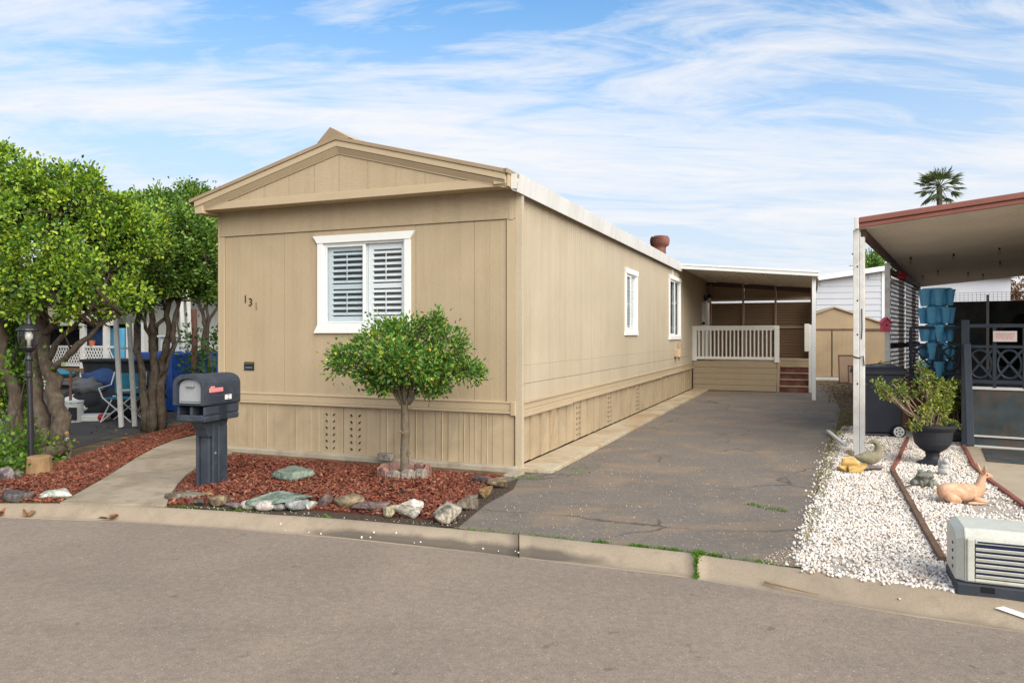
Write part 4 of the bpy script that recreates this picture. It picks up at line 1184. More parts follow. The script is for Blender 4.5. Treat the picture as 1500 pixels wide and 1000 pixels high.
for (px_, py_, dy) in ((545, 520, 0), (570, 505, .1), (600, 500, 0), (630, 510, -.05), (655, 525, .05), (590, 525, -.3), (615, 520, .3), (560, 535, -.15), (635, 540, .15), (520, 530, .05), (680, 540, 0)):
    e = TA(px_, py_, dy); b_ = TA(593 + (px_ - 595) * .07, 592, dy * .07); m_ = TA(593 + (px_ - 595) * .3, 566, dy * .3)
    pp.append(([b_, m_, e], .019, .007)); roots += [e, m_.lerp(e, .6)]
tk = limbs(pp, tb, M['bark2'], tree, 3, amp=.008)
kb_ = MB()
for (px_, py_) in ((585, 609), (601, 598), (586, 632), (601, 662), (585, 664), (590, 634)):
    p = TA(px_, py_, -.05) - tb; kb_.lathe([(.012, -.02), (.014, 0), (.009, .010)], 8, M=Matrix.Translation(p) @ Matrix.Rotation(R(90), 4, 'X') @ Matrix.Rotation(R(random.uniform(-50, 50)), 4, 'Y'))
kb_.build('pruned_stub', M['log'], tk)
twigs(CC, roots, tb, M['twig'], tree, 420, .006, 4)
# ring of scalloped edging
ring = [(px_, k_) for px_, k_ in zip(range(11), range(11))]
s_pinkb = SM('pink_edging_block', (.29, .145, .115), (.42, .25, .21)); s_greyb = SM('grey_edging_block', (.26, .22, .18), (.40, .36, .31))
for i in range(11):
    t_ = 2 * math.pi * (i + .5) / 11 - 1.57
    pink = i not in (0, 1, 10)
    w = .148; mb = MB(); prof = [(-w / 2, 0), (w / 2, 0), (w / 2, .10)] + [(w / 2 * math.cos(a), .10 + .045 * math.sin(a)) for a in (.5, 1.0, 1.57, 2.1, 2.6)] + [(-w / 2, .10)]
    mb.prismy(prof, -.028, .028)
    e = mb.build('edging_block', s_pinkb if pink else s_greyb, None, (tb.x + .265 * math.cos(t_), tb.y + .02 + .265 * math.sin(t_), .02 + random.uniform(-.008, .01)), t_ + math.pi / 2 + random.uniform(-.05, .05), bevel=.008)
    tag(e, 'pinkish scalloped concrete block in the ring around the small tree' if pink else 'pale grey scalloped block at the front of the tree ring', 'edging block', 'blocks ringing the small tree')
pv = G(566, 677, 0); tag(MB().box((0, 0, .045), (.2, .1, .09)).build('paver_brick', s_greyb, None, (pv.x, pv.y - .02, .03), HF.a, bevel=.008), 'single grey paver brick against the home skirting behind the tree', 'brick')

# mailbox
mbp = G(306, 716, 0.0)
mail = thing('mailbox', 'dark grey plastic mailbox on moulded post with pale door and pink flag', 'mailbox', mbp, R(-15))
arch = lambda w, z0, z1, zt_, n=12: [(-w, z0), (w, z0), (w, z1)] + [(w * (1 if False else math.copysign(abs(math.cos(a)) ** .75, math.cos(a))), z1 + (zt_ - z1) * math.sin(a) ** .8) for a in [math.pi * i / n for i in range(1, n)]] + [(-w, z1)]
mb = MB(); mb.prismy(arch(.175, .885, 1.08, 1.205), -.245, .30)
body = mb.build('body', M['navyplastic'], mail, bevel=.018)
# hood: a shell ahead of the door
ou = arch(.181, .90, 1.08, 1.212); inn = arch(.147, .905, 1.06, 1.165)
hb = MB(); n = len(ou)
for (poly, yy) in ((ou, -.32), (inn, -.32), (inn, -.245), (ou, -.12)): hb.v += [(p[0], yy, p[1]) for p in poly]
for i in range(n):
    j = (i + 1) % n; hb.f += [(i, j, n + j, n + i), (n + i, n + j, 2 * n + j, 2 * n + i), (j, i, 3 * n + i, 3 * n + j)]
hb.build('hood', M['navyplastic'], mail, bevel=.006)
dr_ = MB().prismy(arch(.142, .912, 1.055, 1.158), -.275, -.24).build('door', M['greyplastic'], mail, bevel=.006)
MB().prismy([(-.05, 1.08), (.05, 1.08), (.04, 1.105), (-.04, 1.105)], -.305, -.27).build('handle', M['galv'], dr_, bevel=.006)
MB().bb(-.125, .125, -.278, -.272, .93, .934).build('door_seam', M['lampblack'], dr_)
# newspaper tray
tr = MB()
W_ = .165
tr.bb(-W_, W_, -.28, .28, .725, .79).bb(-W_, -W_ + .028, -.28, .28, .79, .884).bb(W_ - .028, W_, -.28, .28, .79, .884).bb(-.018, .018, -.28, .2, .79, .884).bb(-W_ + .028, W_ - .028, .2, .28, .79, .884)
tr = tr.build('paper_tray', M['navyplastic'], mail, bevel=.014)
MB().bb(-W_ + .01, W_ - .01, -.30, -.26, .735, .80).build('tray_lip', M['navyplastic'], tr, bevel=.012)
MB().bb(W_ - .001, W_ + .010, -.05, .06, .735, .88).build('latch_plate', M['binplast'], tr, bevel=.004)
rb = MB()
for zz in (.905, .918, .945, .972): rb.bb(.172, .181, -.20, .27, zz - .003, zz + .003)
rb.build('moulded_rib', M['navyplastic'], body)
fl_ = MB().bb(.176, .192, -.235, -.02, 1.02, 1.066).bb(.176, .192, -.215, -.15, 1.06, 1.085).build('flag', M['pink'], mail, bevel=.008)
st_ = MB().bb(.1765, .183, .02, .125, .935, .985).build('number_sticker', M['sticker'], mail)
MB().bb(.1832, .1838, .06, .085, .938, .950).bb(.1832, .1838, .06, .085, .97, .982).build('sticker_mark', M['galv'], st_)
# post with hollow face
ps = MB()
pw, py0, py1 = .085, -.10, .17
ps.bb(-pw, -pw + .03, py0, py1, -.05, .72).bb(pw - .03, pw, py0 + .06, py1, -.05, .72).bb(-pw + .03, pw - .03, py0 + .03, py1, -.05, .72)
ps = ps.build('post', M['navyplastic'], mail, bevel=.012)
sv = MB()                                         # side channel and flared bracket
sv.prismx([(py0 - .11, .728), (py1 + .06, .728), (py1 + .005, .60), (py1, .55), (py0 + .005, .55), (py0 - .03, .63), (py0 - .08, .69)], -pw + .008, pw - .008)
sv.build('bracket', M['navyplastic'], ps, bevel=.015)
MB().bb(pw - .005, pw + .02, py0 + .12, py1 - .0, -.05, .66).build('side_channel', M['navyplastic'], ps, bevel=.012)
bl = MB()
for zz in (.06, .38): bl.lathe([(.014, 0), (.014, .006), (.006, .009)], 10, M=Matrix.Translation((pw, py0 + .09, zz)) @ Matrix.Rotation(R(90), 4, 'Y'))
bl.build('bolt', M['galv'], ps)

# ------------------------------------------------------------------ lamp post
lp = G(46, 690, .0); lh = EYE - (470 - HZ) / FPX * lp.y
lamp = thing('lamp_post', 'black garden lamp post with caged glass lantern at left', 'lamp post', lp)
k_ = lp.y / FPX
mb = MB().tube([(0, 0, -.05), (-.01, 0, .6), (-.03, 0, 1.30)], [.034, .032, .03], 12).lathe([(.05, 0), (.05, .03), (.036, .05)], 12)
mb.build('post', M['lampblack'], lamp, smooth=False)
mb = MB(); tx = -.03
mb.lathe([(.036, 1.10), (.044, 1.12), (.044, 1.16), (.034, 1.18), (.034, 1.30), (.046, 1.32), (.03, 1.36), (.03, 1.40), (.065, 1.43), (.07, 1.45)], 14, (tx, 0, 0)).build('collar', M['lampblack'], lamp)
la = MB().lathe([(.10, 1.655), (.125, 1.66), (.12, 1.675), (.085, 1.715), (.04, 1.735), (.03, 1.76), (.014, 1.80), (.012, 1.83), (.003, 1.87)], 20, (tx, 0, 0))
la.lathe([(.068, 1.44), (.085, 1.455), (.08, 1.47)], 20, (tx, 0, 0))
for i in range(8):
    t_ = 2 * math.pi * i / 8 + .2
    la.tube([(tx + r_ * math.cos(t_), r_ * math.sin(t_), z) for r_, z in ((.08, 1.46), (.108, 1.52), (.118, 1.58), (.115, 1.64), (.10, 1.66))], .006, 6)
la.build('lantern', M['lampblack'], lamp)
MB().lathe([(.07, 1.465), (.10, 1.52), (.11, 1.58), (.108, 1.64), (.095, 1.656)], 20, (tx, 0, 0)).build('lantern_glass', M['clearplast'], lamp, smooth=True)
MB().lathe([(.018, 1.46), (.02, 1.54), (.045, 1.56), (.05, 1.60), (.03, 1.635)], 12, (tx, 0, 0)).build('lamp_bulb', M['sticker'], lamp, smooth=True)

# ------------------------------------------------------------------ logs and stake, left bed
lg = G(37, 702, 0)
tag(MB().lathe([(.13, -.02), (.135, .03), (.125, .16), (.12, .235), (.1, .24)], 12).build('log_stump', M['log'], None, (lg.x + .06, lg.y + .15, 0), .4, bevel=.01), 'upright cut log stump with orange wood beside the lamp post', 'log')
a_, b_ = G(55, 676), G(97, 668)
tag(MB().tube([(a_.x, a_.y, .08), ((a_.x + b_.x) / 2, (a_.y + b_.y) / 2, .10), (b_.x, b_.y, .08)], [.075, .085, .07], 10).build('fallen_log', M['bark'], None, bevel=.0, smooth=True), 'grey log lying behind the lamp post', 'log')
a_ = G(101, 668)
stk = MB().tube([(0, 0, -.02), (-.01, 0, .2), (-.03, 0, .30)], [.045, .038, .03], 9).build('stake', M['bark'], None, (a_.x, a_.y, 0)); tag(stk, 'short wooden stake with silver tape at end of grey log', 'stake')
MB().tube([(-.017, 0, .205), (-.022, 0, .245)], .037, 9).build('tape_band', M['galv'], stk); MB().tube([(-.03, 0, .30), (-.035, 0, .33)], [.03, .022], 9).build('cut_top', M['log'], stk)

# ------------------------------------------------------------------ big trees on the left
def bigtree(name, label, base, lumps, paths, ncl, nl, L, W, mat, sp, seed, tw=90, bark='bark', shell=.55, gap=.7, thin=.72):
    t_ = thing(name, label, 'tree', base)
    LU = []
    for (px_, py_, Y, rx_, ry_, rd) in lumps:
        c = A(px_, py_, Y); LU.append((c.x, c.y, c.z, rx_ * Y / FPX, rd, ry_ * Y / FPX))
    _, C_ = crown(t_, base, LU, ncl, nl, L, W, mat, sp, shell, seed=seed, gap=gap)
    P_ = []; rts = []
    for pts, r0, r1 in paths:
        w = [A(*q) for q in pts]; P_.append((w, r0, r1)); rts += [w[-1], w[-2]] + ([w[-3]] if len(w) > 3 else [])
    limbs([(w_, r0 * thin, r1 * thin) for w_, r0, r1 in P_], base, M[bark], t_, seed, amp=.035)
    twigs(C_, rts, base, M['twig'], t_, tw, .016, seed)
    return t_


b1 = G(78, 672, 0); b1.y = 9.9; b1 = A(78, 667, 9.9); b1.z = 0; Y1 = 9.9
bigtree('hedge_tree', 'large bright green tree with twisted twin trunks behind black lamp post', b1,
        [(20, 272, Y1, 50, 48, .9), (85, 280, Y1 + .2, 50, 40, .9), (-10, 345, Y1 - .3, 70, 65, 1.0), (75, 345, Y1 - .4, 75, 65, 1.1), (150, 318, Y1 + .3, 55, 45, .9), (190, 355, Y1 + .4, 50, 55, .9), (140, 405, Y1 - .3, 55, 38, .8), (50, 408, Y1 - .5, 60, 32, .8), (205, 320, Y1 + .6, 35, 40, .7), (-60, 300, Y1, 60, 80, 1.0), (-50, 410, Y1 - .2, 60, 40, .8), (110, 455, Y1 - .4, 35, 20, .5), (150, 440, Y1 - .2, 32, 22, .5), (5, 238, Y1, 30, 20, .5), (60, 448, Y1 - .5, 40, 22, .5), (175, 428, Y1 - .2, 34, 26, .6), (110, 425, Y1 - .6, 45, 26, .6), (150, 275, Y1 + .2, 25, 18, .5), (-20, 250, Y1, 40, 25, .6), (15, 560, Y1 + 1.2, 35, 60, .4), (0, 490, Y1 + 1.2, 35, 50, .4)],
        [([(85, 668, Y1), (90, 610, Y1), (80, 570, Y1), (68, 530, Y1), (62, 470, Y1), (72, 415, Y1), (85, 350, Y1)], .17, .07), ([(70, 668, Y1), (62, 610, Y1 + .1), (45, 540, Y1 + .1), (50, 470, Y1 + .2), (30, 410, Y1), (20, 340, Y1)], .16, .06), ([(32, 660, Y1 + .3), (25, 600, Y1 + .3), (12, 540, Y1 + .3), (-5, 470, Y1 + .2), (-30, 390, Y1)], .14, .06),
         ([(75, 545, Y1), (105, 515, Y1 - .2), (140, 480, Y1 - .3), (178, 462, Y1 - .4)], .07, .02), ([(68, 530, Y1), (95, 490, Y1 - .1), (130, 455, Y1 - .2), (160, 400, Y1)], .06, .02), ([(64, 490, Y1), (110, 440, Y1), (160, 380, Y1 + .2), (190, 340, Y1 + .3)], .07, .025), ([(74, 540, Y1), (100, 525, Y1 + .3), (128, 500, Y1 + .5), (150, 462, Y1 + .4)], .04, .012), ([(70, 420, Y1), (100, 370, Y1), (130, 320, Y1)], .05, .02)],
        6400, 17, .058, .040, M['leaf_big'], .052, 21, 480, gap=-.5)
Y2 = 12.3; b2 = A(222, 632, Y2); b2.z = 0
bigtree('hedge_tree', 'multi stemmed green tree beside the white ladder post, left of the home', b2,
        [(225, 335, Y2, 42, 48, .9), (262, 350, Y2, 40, 52, .9), (290, 385, Y2 + .3, 32, 34, .7), (235, 385, Y2 - .4, 45, 38, .9), (300, 420, Y2 + .3, 26, 22, .6), (200, 400, Y2, 40, 40, .8), (265, 415, Y2, 38, 18, .7), (230, 300, Y2 + .3, 28, 22, .6), (205, 440, Y2 - .2, 26, 12, .5), (285, 340, Y2 + .5, 25, 28, .6), (308, 360, Y2 + .6, 22, 30, .5)],
        [([(212, 630, Y2), (210, 580, Y2), (205, 540, Y2), (198, 500, Y2 + .1), (200, 465, Y2), (212, 440, Y2), (205, 400, Y2)], .10, .03), ([(222, 632, Y2), (224, 590, Y2), (226, 540, Y2 - .1), (222, 500, Y2), (226, 470, Y2 - .1), (218, 430, Y2), (225, 370, Y2)], .12, .04), ([(236, 630, Y2 + .1), (236, 580, Y2), (240, 530, Y2), (246, 490, Y2), (246, 450, Y2), (250, 400, Y2), (255, 340, Y2)], .11, .04),
         ([(240, 530, Y2), (255, 505, Y2 - .2), (258, 470, Y2 - .2), (262, 440, Y2 - .1), (275, 400, Y2), (288, 370, Y2)], .065, .025), ([(228, 480, Y2), (245, 465, Y2 + .1), (238, 440, Y2 + .2), (230, 400, Y2)], .05, .02), ([(222, 500, Y2), (212, 470, Y2 - .2), (216, 440, Y2 - .2)], .05, .02), ([(246, 445, Y2), (270, 405, Y2), (300, 380, Y2 + .2)], .05, .02), ([(226, 560, Y2), (245, 540, Y2 - .2), (262, 495, Y2 - .3), (258, 440, Y2)], .04, .015)],
        3700, 16, .060, .041, M['leaf_mid'], .058, 22, 380, gap=-.45)
Y3 = 17.5; b3 = A(300, 590, Y3); b3.z = 0
bigtree('hedge_tree', 'darker tree showing thin black stems close to the home wall', b3,
        [(288, 310, Y3, 34, 28, 1.0), (300, 350, Y3, 34, 36, 1.0), (310, 390, Y3, 26, 30, .9), (285, 286, Y3, 20, 14, .6), (305, 300, Y3, 18, 16, .7), (292, 390, Y3 - .5, 30, 16, .9), (270, 330, Y3, 25, 30, .8), (325, 400, Y3 - .3, 20, 18, .7)],
        [([(298, 592, Y3), (297, 540, Y3), (302, 480, Y3), (296, 460, Y3), (284, 420, Y3), (285, 380, Y3), (290, 300, Y3)], .09, .03), ([(306, 592, Y3), (306, 530, Y3), (303, 475, Y3), (318, 448, Y3), (322, 420, Y3)], .08, .03), ([(303, 475, Y3), (305, 440, Y3), (300, 400, Y3)], .05, .02), ([(296, 460, Y3), (303, 435, Y3), (310, 415, Y3)], .04, .015)],
        1500, 16, .070, .050, M['leaf_mid'], .085, 23, 160, 'twig', gap=-.3)
# leafy vine on a post, close to the home
vp = A(284, 600, 15.5); vp.z = 0
v_ = thing('vine_shrub', 'dark leafy climbing shrub on a reddish stub post near the home', 'shrub', vp)
MB().tube([(0, 0, 0), (.02, 0, 1.6), (0, 0, 2.15)], [.07, .06, .06], 9).build('stump_post', M['redwood'], v_)
crown(v_, vp, [(*A(284, 500, 15.5), .18, .2, .35), (*A(280, 540, 15.5), .2, .2, .45), (*A(320, 515, 15.3), .12, .2, .5), (*A(312, 565, 15.2), .3, .25, .35)], 100, 9, .09, .06, M['leaf_far'], .08, name='foliage', seed=31)
# ivy and seedlings at the far left
iv = G(15, 690, 0)
i_ = thing('ivy_plant', 'low bright green ivy sprawling around the trunks at far left', 'plant', iv)
crown(i_, iv, [(*G(12, 672, .12), .35, .3, .22), (*G(-30, 680, .12), .4, .35, .25), (*G(52, 668, .10), .28, .25, .16), (*G(10, 655, .25), .2, .2, .2), (*G(28, 640, .3), .15, .12, .2), (*G(72, 660, .1), .25, .15, .12), (*G(20, 690, .08), .3, .2, .1), (*G(92, 690, .04), .12, .1, .08), (*A(25, 545, 9.0), .25, .15, .10), (*A(10, 535, 9.0), .25, .15, .08)], 170, 6, .062, .052, M['leaf_ivy'], .08, name='foliage', seed=33, gap=1.2)
limbs([([A(45, 690, 9.2), A(40, 640, 9.1), A(20, 590, 9.0), A(8, 548, 9.0)], .012, .006), ([A(20, 690, 9.2), A(18, 640, 9.1), A(36, 560, 9.0)], .012, .006)], iv, M['twig'], i_, 5, 'vine_stem')

# ------------------------------------------------------------------ neighbour at the left
LF = Frame(*A(330, 560, 21.5).to_2d(), -22.07)
nb = thing('yellow_house', 'pale yellow and white vertical sided house behind the trees', 'house', LF.o, LF.a)
mb = MB(); siding(mb, -14, 1.5, .0, 3.1, [-14 + i * .2 for i in range(78)], [], gw=.02, gd=.012)
mb.bb(-14, 1.5, .03, .06, 0, 3.1).build('wall', M['palewall'], nb)
mb = MB(); siding(mb, -14, -2.6, 1.95, 3.12, [-14 + i * .18 for i in range(64)], [], gw=.02, gd=.012, y=-1.6); mb.bb(-14, -2.6, -1.57, -1.5, 1.95, 3.12)
mb.build('porch_gable', M['yellowside'], nb)
MB().bb(-14.2, 1.8, -1.9, 4, 3.12, 3.22).build('roof', M['whiteside'], nb)
MB().bb(-14, -2.6, -1.7, -.1, .55, .65).build('porch_floor', M['wood'], nb)
mb = MB().bb(-14, -2.6, -1.6, -1.54, 1.24, 1.30).bb(-14, -2.6, -1.6, -1.54, .70, .76).bb(-14, -2.6, -1.62, -1.52, 1.88, 1.95)
mb.build('porch_rail', M['alum'], nb)
mb = MB()
for i in range(140):
    u = -13.9 + i * .11
    for s_ in (1, -1):
        a, b_ = (u, -1.575 + .006 * s_, .76), (u + s_ * .30, -1.575 + .006 * s_, 1.24)
        if b_[0] < -2.65 and b_[0] > -14: mb.bar(a, b_, .008, .032, up=(0, 1, 0)) if False else mb.bar(a, b_, .03, .008, up=(0, -1, 0))
mb.build('porch_lattice', M['alum'], nb)
for px_ in (66, 122, 156, 190, 212):
    a, _ = LF.front(px_, 520, -1.57); MB().bb(a - .06, a + .06, -1.64, -1.5, .0, 1.95).build('porch_post', M['alum'], nb)
MB().bb(-14, -2.6, -.02, .0, .65, 1.95).build('porch_back', M['darkfab'], nb)
MB().bb(1.2, 2.2, -2.6, 6, 3.02, 3.12).build('eave', M['whiteside'], nb)
for px_, w, mt, lab in ((140, .35, 'fabricblue', 'blue tarpaulin hung on the neighbour porch, left one'), (172, .3, 'blueplast', 'light blue cloth hung on the neighbour porch between posts'), (199, .3, 'darkfab', 'dark round backed chair on the neighbour porch')):
    a, _ = LF.front(px_, 500, -1.2); w_ = LF.w(a, -1.2)
    tag(MB().bb(-w, w, -.05, .05, 0, 1.15).build('hanging_cloth' if 'chair' not in lab else 'porch_chair', M[mt], None, (w_.x, w_.y, .66), LF.a, bevel=.04), lab, 'cloth' if 'chair' not in lab else 'chair')
a, _ = LF.front(135, 505, -1.57); w_ = LF.w(a, -1.57)
tag(MB().lathe([(.07, 0), (.09, .15), (.1, .16)], 12).build('flower_pot', M['terracotta'], None, (w_.x, w_.y, 1.30)), 'terracotta pot standing on the white lattice porch rail', 'pot')
# awning posts with rungs
def ladderpost(px1, py1, px2, py2, Y, label, top, sep=.17):
    a_ = A(px1, py1, Y); a_.z = 0; b_ = A(px2, py2, Y)
    t_ = thing('awning_post', label, 'post', a_, 0, 'white awning posts on the left side'); d = b_ - a_
    m_ = MB()
    for k_, tl in ((0, 0), (1, .0)):
        o_ = Vector((sep * k_, .12 * k_, 0)); MB().bar(o_, o_ + d, .075, .05, up=(0, 1, 0)).build('rail', M['postwhite'], t_, bevel=.006)
    for q in (.22, .47, .72, .95): MB().bar(d * q, d * q + Vector((sep, .12, 0)), .03, .03).build('rung', M['postwhite'], t_)
    return t_


ladderpost(178, 622, 165, 380, 12.9, 'leaning white double post with rungs, in front of the camp chair', 3)
ladderpost(274, 560, 262, 370, 16.0, 'thin white double post beside the blue tarp near the home', 3, .1)
la_ = thing('side_awning', 'flat white awning roof mostly hidden in the left trees', 'awning', LF.w(-7, -6.5, 3.3), LF.a)
MB().bb(-6, 4.3, .2, 4.4, .0, .05).build('roof_panel', M['panbeam'], la_); MB().bb(-6, 4.35, .14, .2, -.06, .10).build('fascia', M['white'], la_)

# clutter under the awning
def blob(name, parts, mat, loc, parent=None, amp=.12, f=5.0, seed=1):
    Vs, Fs = [], []; k_ = 0
    for (c, r_) in parts:
        V, F = ICO3; V = V * (1 + amp * vnoise(V, f, seed + k_)[:, None]); V = V * np.array(r_) + np.array(c); V[:, 2] = np.maximum(V[:, 2], 0)
        Vs.append(V); Fs.append(F + sum(len(v) for v in Vs[:-1])); k_ += 1
    return np_mesh(name, np.vstack(Vs), np.vstack(Fs), mat, parent, loc=loc)


def at0(px_, Y): p = A(px_, HZ, Y); p.z = 0; return p


bk = thing('bucket', 'white plastic bucket on the ground under the left awning', 'bucket', at0(109, 13.7))
MB().lathe([(.13, 0), (.15, .36), (.158, .36), (.158, .39), (.14, .39)], 20).build('pail', M['bucket'], bk)
MB().bb(-.02, .13, -.155, -.14, .05, .28).build('pail_label', M['darkfab'], bk)
MB().tube([(.0, -.155, .37), (.1, -.19, .36), (.2, -.12, .38)], .006, 5).build('handle', M['galv'], bk)
tag(blob('plastic_bag', [((0, 0, .2), (.38, .2, .28))], M['alum'], at0(110, 14.3), amp=.2), 'crumpled pale plastic bag behind the white bucket', 'bag')
tag(MB().tube([(0, 0, 0), (.01, 0, .95)], .025, 6).build('broom_stick', M['redwood'], None, at0(103, 13.9)), 'brown stick standing behind the white bucket', 'stick')
tag(blob('tent_bag', [((0, 0, .3), (.55, .4, .42)), ((.35, .0, .2), (.5, .4, .3))], M['darkfab'], at0(135, 14.6), amp=.15), 'black fabric heap right of the white bucket', 'bag')
tag(blob('folded_tent', [((0, 0, .60), (.30, .25, .15))], M['greyfab'], at0(128, 14.4), amp=.2, seed=4), 'grey folded tent on top of the black heap', 'tent')
tag(blob('folded_tarp', [((0, 0, .62), (.45, .3, .28))], M['fabricblue'], at0(150, 14.8), amp=.2, seed=9), 'navy blue folded cloth behind the grey tent', 'cloth')
tag(MB().bb(-.3, .3, -.2, .2, 0, .12).build('white_box', M['bucket'], None, at0(132, 13.9), .2, bevel=.02), 'flat white box in front of the black heap', 'box')
tag(blob('red_ball', [((0, 0, .07), (.075, .075, .075))], M['redplast'], at0(149, 13.8), amp=.04), 'small red ball lying by the camp chair feet', 'ball')
tote = thing('storage_tote', 'large black storage tote raised behind the camp chair', 'tote', at0(174, 15.2))
MB().add([(-.5, -.3, .72), (.5, -.3, .72), (.5, .3, .72), (-.5, .3, .72), (-.56, -.34, 1.06), (.56, -.34, 1.06), (.56, .34, 1.06), (-.56, .34, 1.06)], [(0, 3, 2, 1), (0, 1, 5, 4), (1, 2, 6, 5), (2, 3, 7, 6), (3, 0, 4, 7)]).build('tub', M['darkfab'], tote)
MB().bb(-.6, .6, -.38, .38, 1.06, 1.12).build('lid', M['darkfab'], tote, bevel=.02)
MB().bb(-.55, .55, -.3, .3, .0, .715).build('stand', M['black'], tote)
cc = thing('camp_chair', 'folding camp chair with white tube legs and teal seat', 'chair', at0(180, 13.9))
for (a_, b_) in (((-.28, -.25, 0), (.26, -.22, .45)), ((.28, -.25, 0), (-.26, -.22, .45)), ((-.28, .2, 0), (.26, .2, .45)), ((.28, .2, 0), (-.26, .2, .45)), ((-.28, -.25, 0), (-.28, .2, .45)), ((.28, .2, 0), (.28, -.25, .45))): MB().tube([a_, b_], .013, 7).build('leg', M['alum'], cc)
for s_ in (-1, 1): MB().tube([(s_ * .26, -.22, .45), (s_ * .33, -.22, .62), (s_ * .33, .2, .66), (s_ * .30, .28, .9)], .013, 7).build('arm', M['alum'], cc)
MB().bb(-.25, .25, -.2, .2, .42, .44).build('seat', M['teal'], cc); MB().bb(-.27, .27, .22, .24, .5, .88).build('backrest', M['teal'], cc)
tag(blob('clothes_pile', [((0, 0, .25), (.5, .35, .32)), ((.3, .1, .55), (.3, .3, .3))], M['darkfab'], at0(192, 14.6), amp=.2, seed=12), 'dark pile of clothes behind the camp chair', 'clothes')
tag(MB().bar((0, 0, 0), (.28, 0, .62), .03, .03).build('crutch', M['log'], None, at0(195, 13.5)), 'pale wooden stick leaning beside the multi stemmed tree', 'stick')
tb_ = thing('folding_table', 'low table with blue items beside the big left trunk', 'table', at0(92, 15.0))
MB().bb(-.5, .5, -.3, .3, .70, .74).build('tabletop', M['wood'], tb_)
for sx in (-.45, .45):
    for sy in (-.25, .25): MB().bb(sx - .02, sx + .02, sy - .02, sy + .02, 0, .7).build('leg', M['wood'], tb_)
tt_ = at0(88, 15.0); tt_.z = .742
tag(blob('blue_bag', [((0, 0, .08), (.3, .15, .1))], M['teal'], tt_, amp=.2), 'teal blue bag on the low table', 'bag')
# tarp over a stack
tl = at0(247, 16.3); nV = 26
V = []; F = []
for i in range(nV):
    for j in range(20):
        u = i / (nV - 1) * 2 * math.pi; h = j / 19
        rx_ = .62 + .12 * (1 - h) + .05 * math.sin(u * 7 + h * 3) * (1 - h) + .02 * math.sin(u * 13); ry_ = .5 + .1 * (1 - h) + .05 * math.sin(u * 6 + 1) * (1 - h)
        cu, su = math.cos(u), math.sin(u); cu = math.copysign(abs(cu) ** .4, cu); su = math.copysign(abs(su) ** .4, su)
        V.append((rx_ * cu, ry_ * su, h * 1.22 + .03 * math.sin(u * 5)))
for i in range(nV - 1):
    for j in range(19): F.append((i * 20 + j, (i + 1) * 20 + j, (i + 1) * 20 + j + 1, i * 20 + j + 1))
F.append(tuple(i * 20 + 19 for i in range(nV - 1)))
m_ = MB(); m_.v = V; m_.f = F; tag(m_.build('blue_tarp', M['bluetarp'], None, tl, LF.a), 'bright blue tarp draped over a tall stack left of the home', 'tarp')
tl2 = at0(306, 19.5)
m_ = MB(); m_.v = [(v[0] * 1.1, v[1], v[2] * .95) for v in V]; m_.f = F; tag(m_.build('blue_tarp', M['bluetarp'], None, tl2, LF.a), 'second blue tarp glimpsed behind thin stems by the home', 'tarp')
tl3 = at0(262, 18.6)
tag(MB().bb(-.3, .3, -.3, .3, 0, 1.55).bb(-.36, .36, -.36, .36, 1.55, 1.6).build('grey_cabinet', M['whiteside'], None, tl3, LF.a, bevel=.02), 'pale box shaped cabinet behind the blue tarp', 'cabinet')
# ------------------------------------------------------------------ neighbour's carport on the right
cp = thing('carport', 'cream underside carport roof with red brown fascia on worn white posts', 'carport', NF.o, NF.a)
cz = lambda x_: 3.05 + .088 * x_
XA, XB, YA, YB = .0, 4.6, -.07, 14.2
mb = MB(); mb.prismy([(XA, cz(XA)), (XB, cz(XB)), (XB, cz(XB) + .05), (XA, cz(XA) + .05)], YA, YB)
y = YA + .06
while y < YB - .1:
    mb.add([(XA, y, cz(XA) - .036), (XB, y, cz(XB) - .036), (XB, y + .045, cz(XB) - .036), (XA, y + .045, cz(XA) - .036), (XA, y - .012, cz(XA)), (XB, y - .012, cz(XB)), (XB, y + .067, cz(XB)), (XA, y + .067, cz(XA))], [(0, 3, 2, 1), (0, 1, 5, 4), (2, 3, 7, 6), (0, 4, 7, 3), (1, 2, 6, 5)])
    y += .125
mb.build('roof_panel', M['panwhite'], cp)
mb = MB().prismy([(XA - .01, cz(XA) - .035), (XB, cz(XB) - .035), (XB, cz(XB) + .022), (XA - .01, cz(XA) + .022)], YA - .035, YA)
mb.prismy([(XA - .01, cz(XA) + .027), (XB, cz(XB) + .027), (XB, cz(XB) + .10), (XA - .01, cz(XA) + .10)], YA - .06, YA + .02)
mb.build('fascia', M['fasciared'], cp, bevel=.01)
MB().bb(XA - .05, XA + .0, YA - .065, YA + .03, cz(XA) - .05, cz(XA) + .115).build('gutter_end', M['gutter'], cp, bevel=.008)
MB().bb(XA - .04, XA - .002, YA + .03, YB, cz(XA) - .03, cz(XA) + .10).build('gutter', M['gutter'], cp)
MB().bb(.005, .065, YA + .12, YB, 2.90, 3.01).build('beam', M['panbeam'], cp)
MB().bb(-.075, -.001, -.06, .06, -.02, 3.0).bb(.003, .060, -.05, .05, -.02, 2.9).build('post', M['postwhite'], cp, bevel=.006)
for yy in (4.1, 7.4, 11.9): MB().bb(-.045, .045, yy - .05, yy + .05, 0, 2.9).build('post', M['postwhite'], cp, bevel=.005)
MB().bb(4.3, 4.4, 0, .1, 0, 3.38).build('post', M['postwhite'], cp)
mb = MB().tube([(-.075, -.07, 1.32), (-.0, -.068, 1.30), (.05, -.068, 1.33), (.06, -.06, 1.2)], .008, 5)
for q in (.95, 1.6, 2.05, 2.5): mb.bb(-.03, -.012, -.0635, -.06, q, q + .02)
mb.tube([(.03, -.055, 1.95), (.034, -.056, 1.7), (.026, -.055, 1.55)], .007, 4)
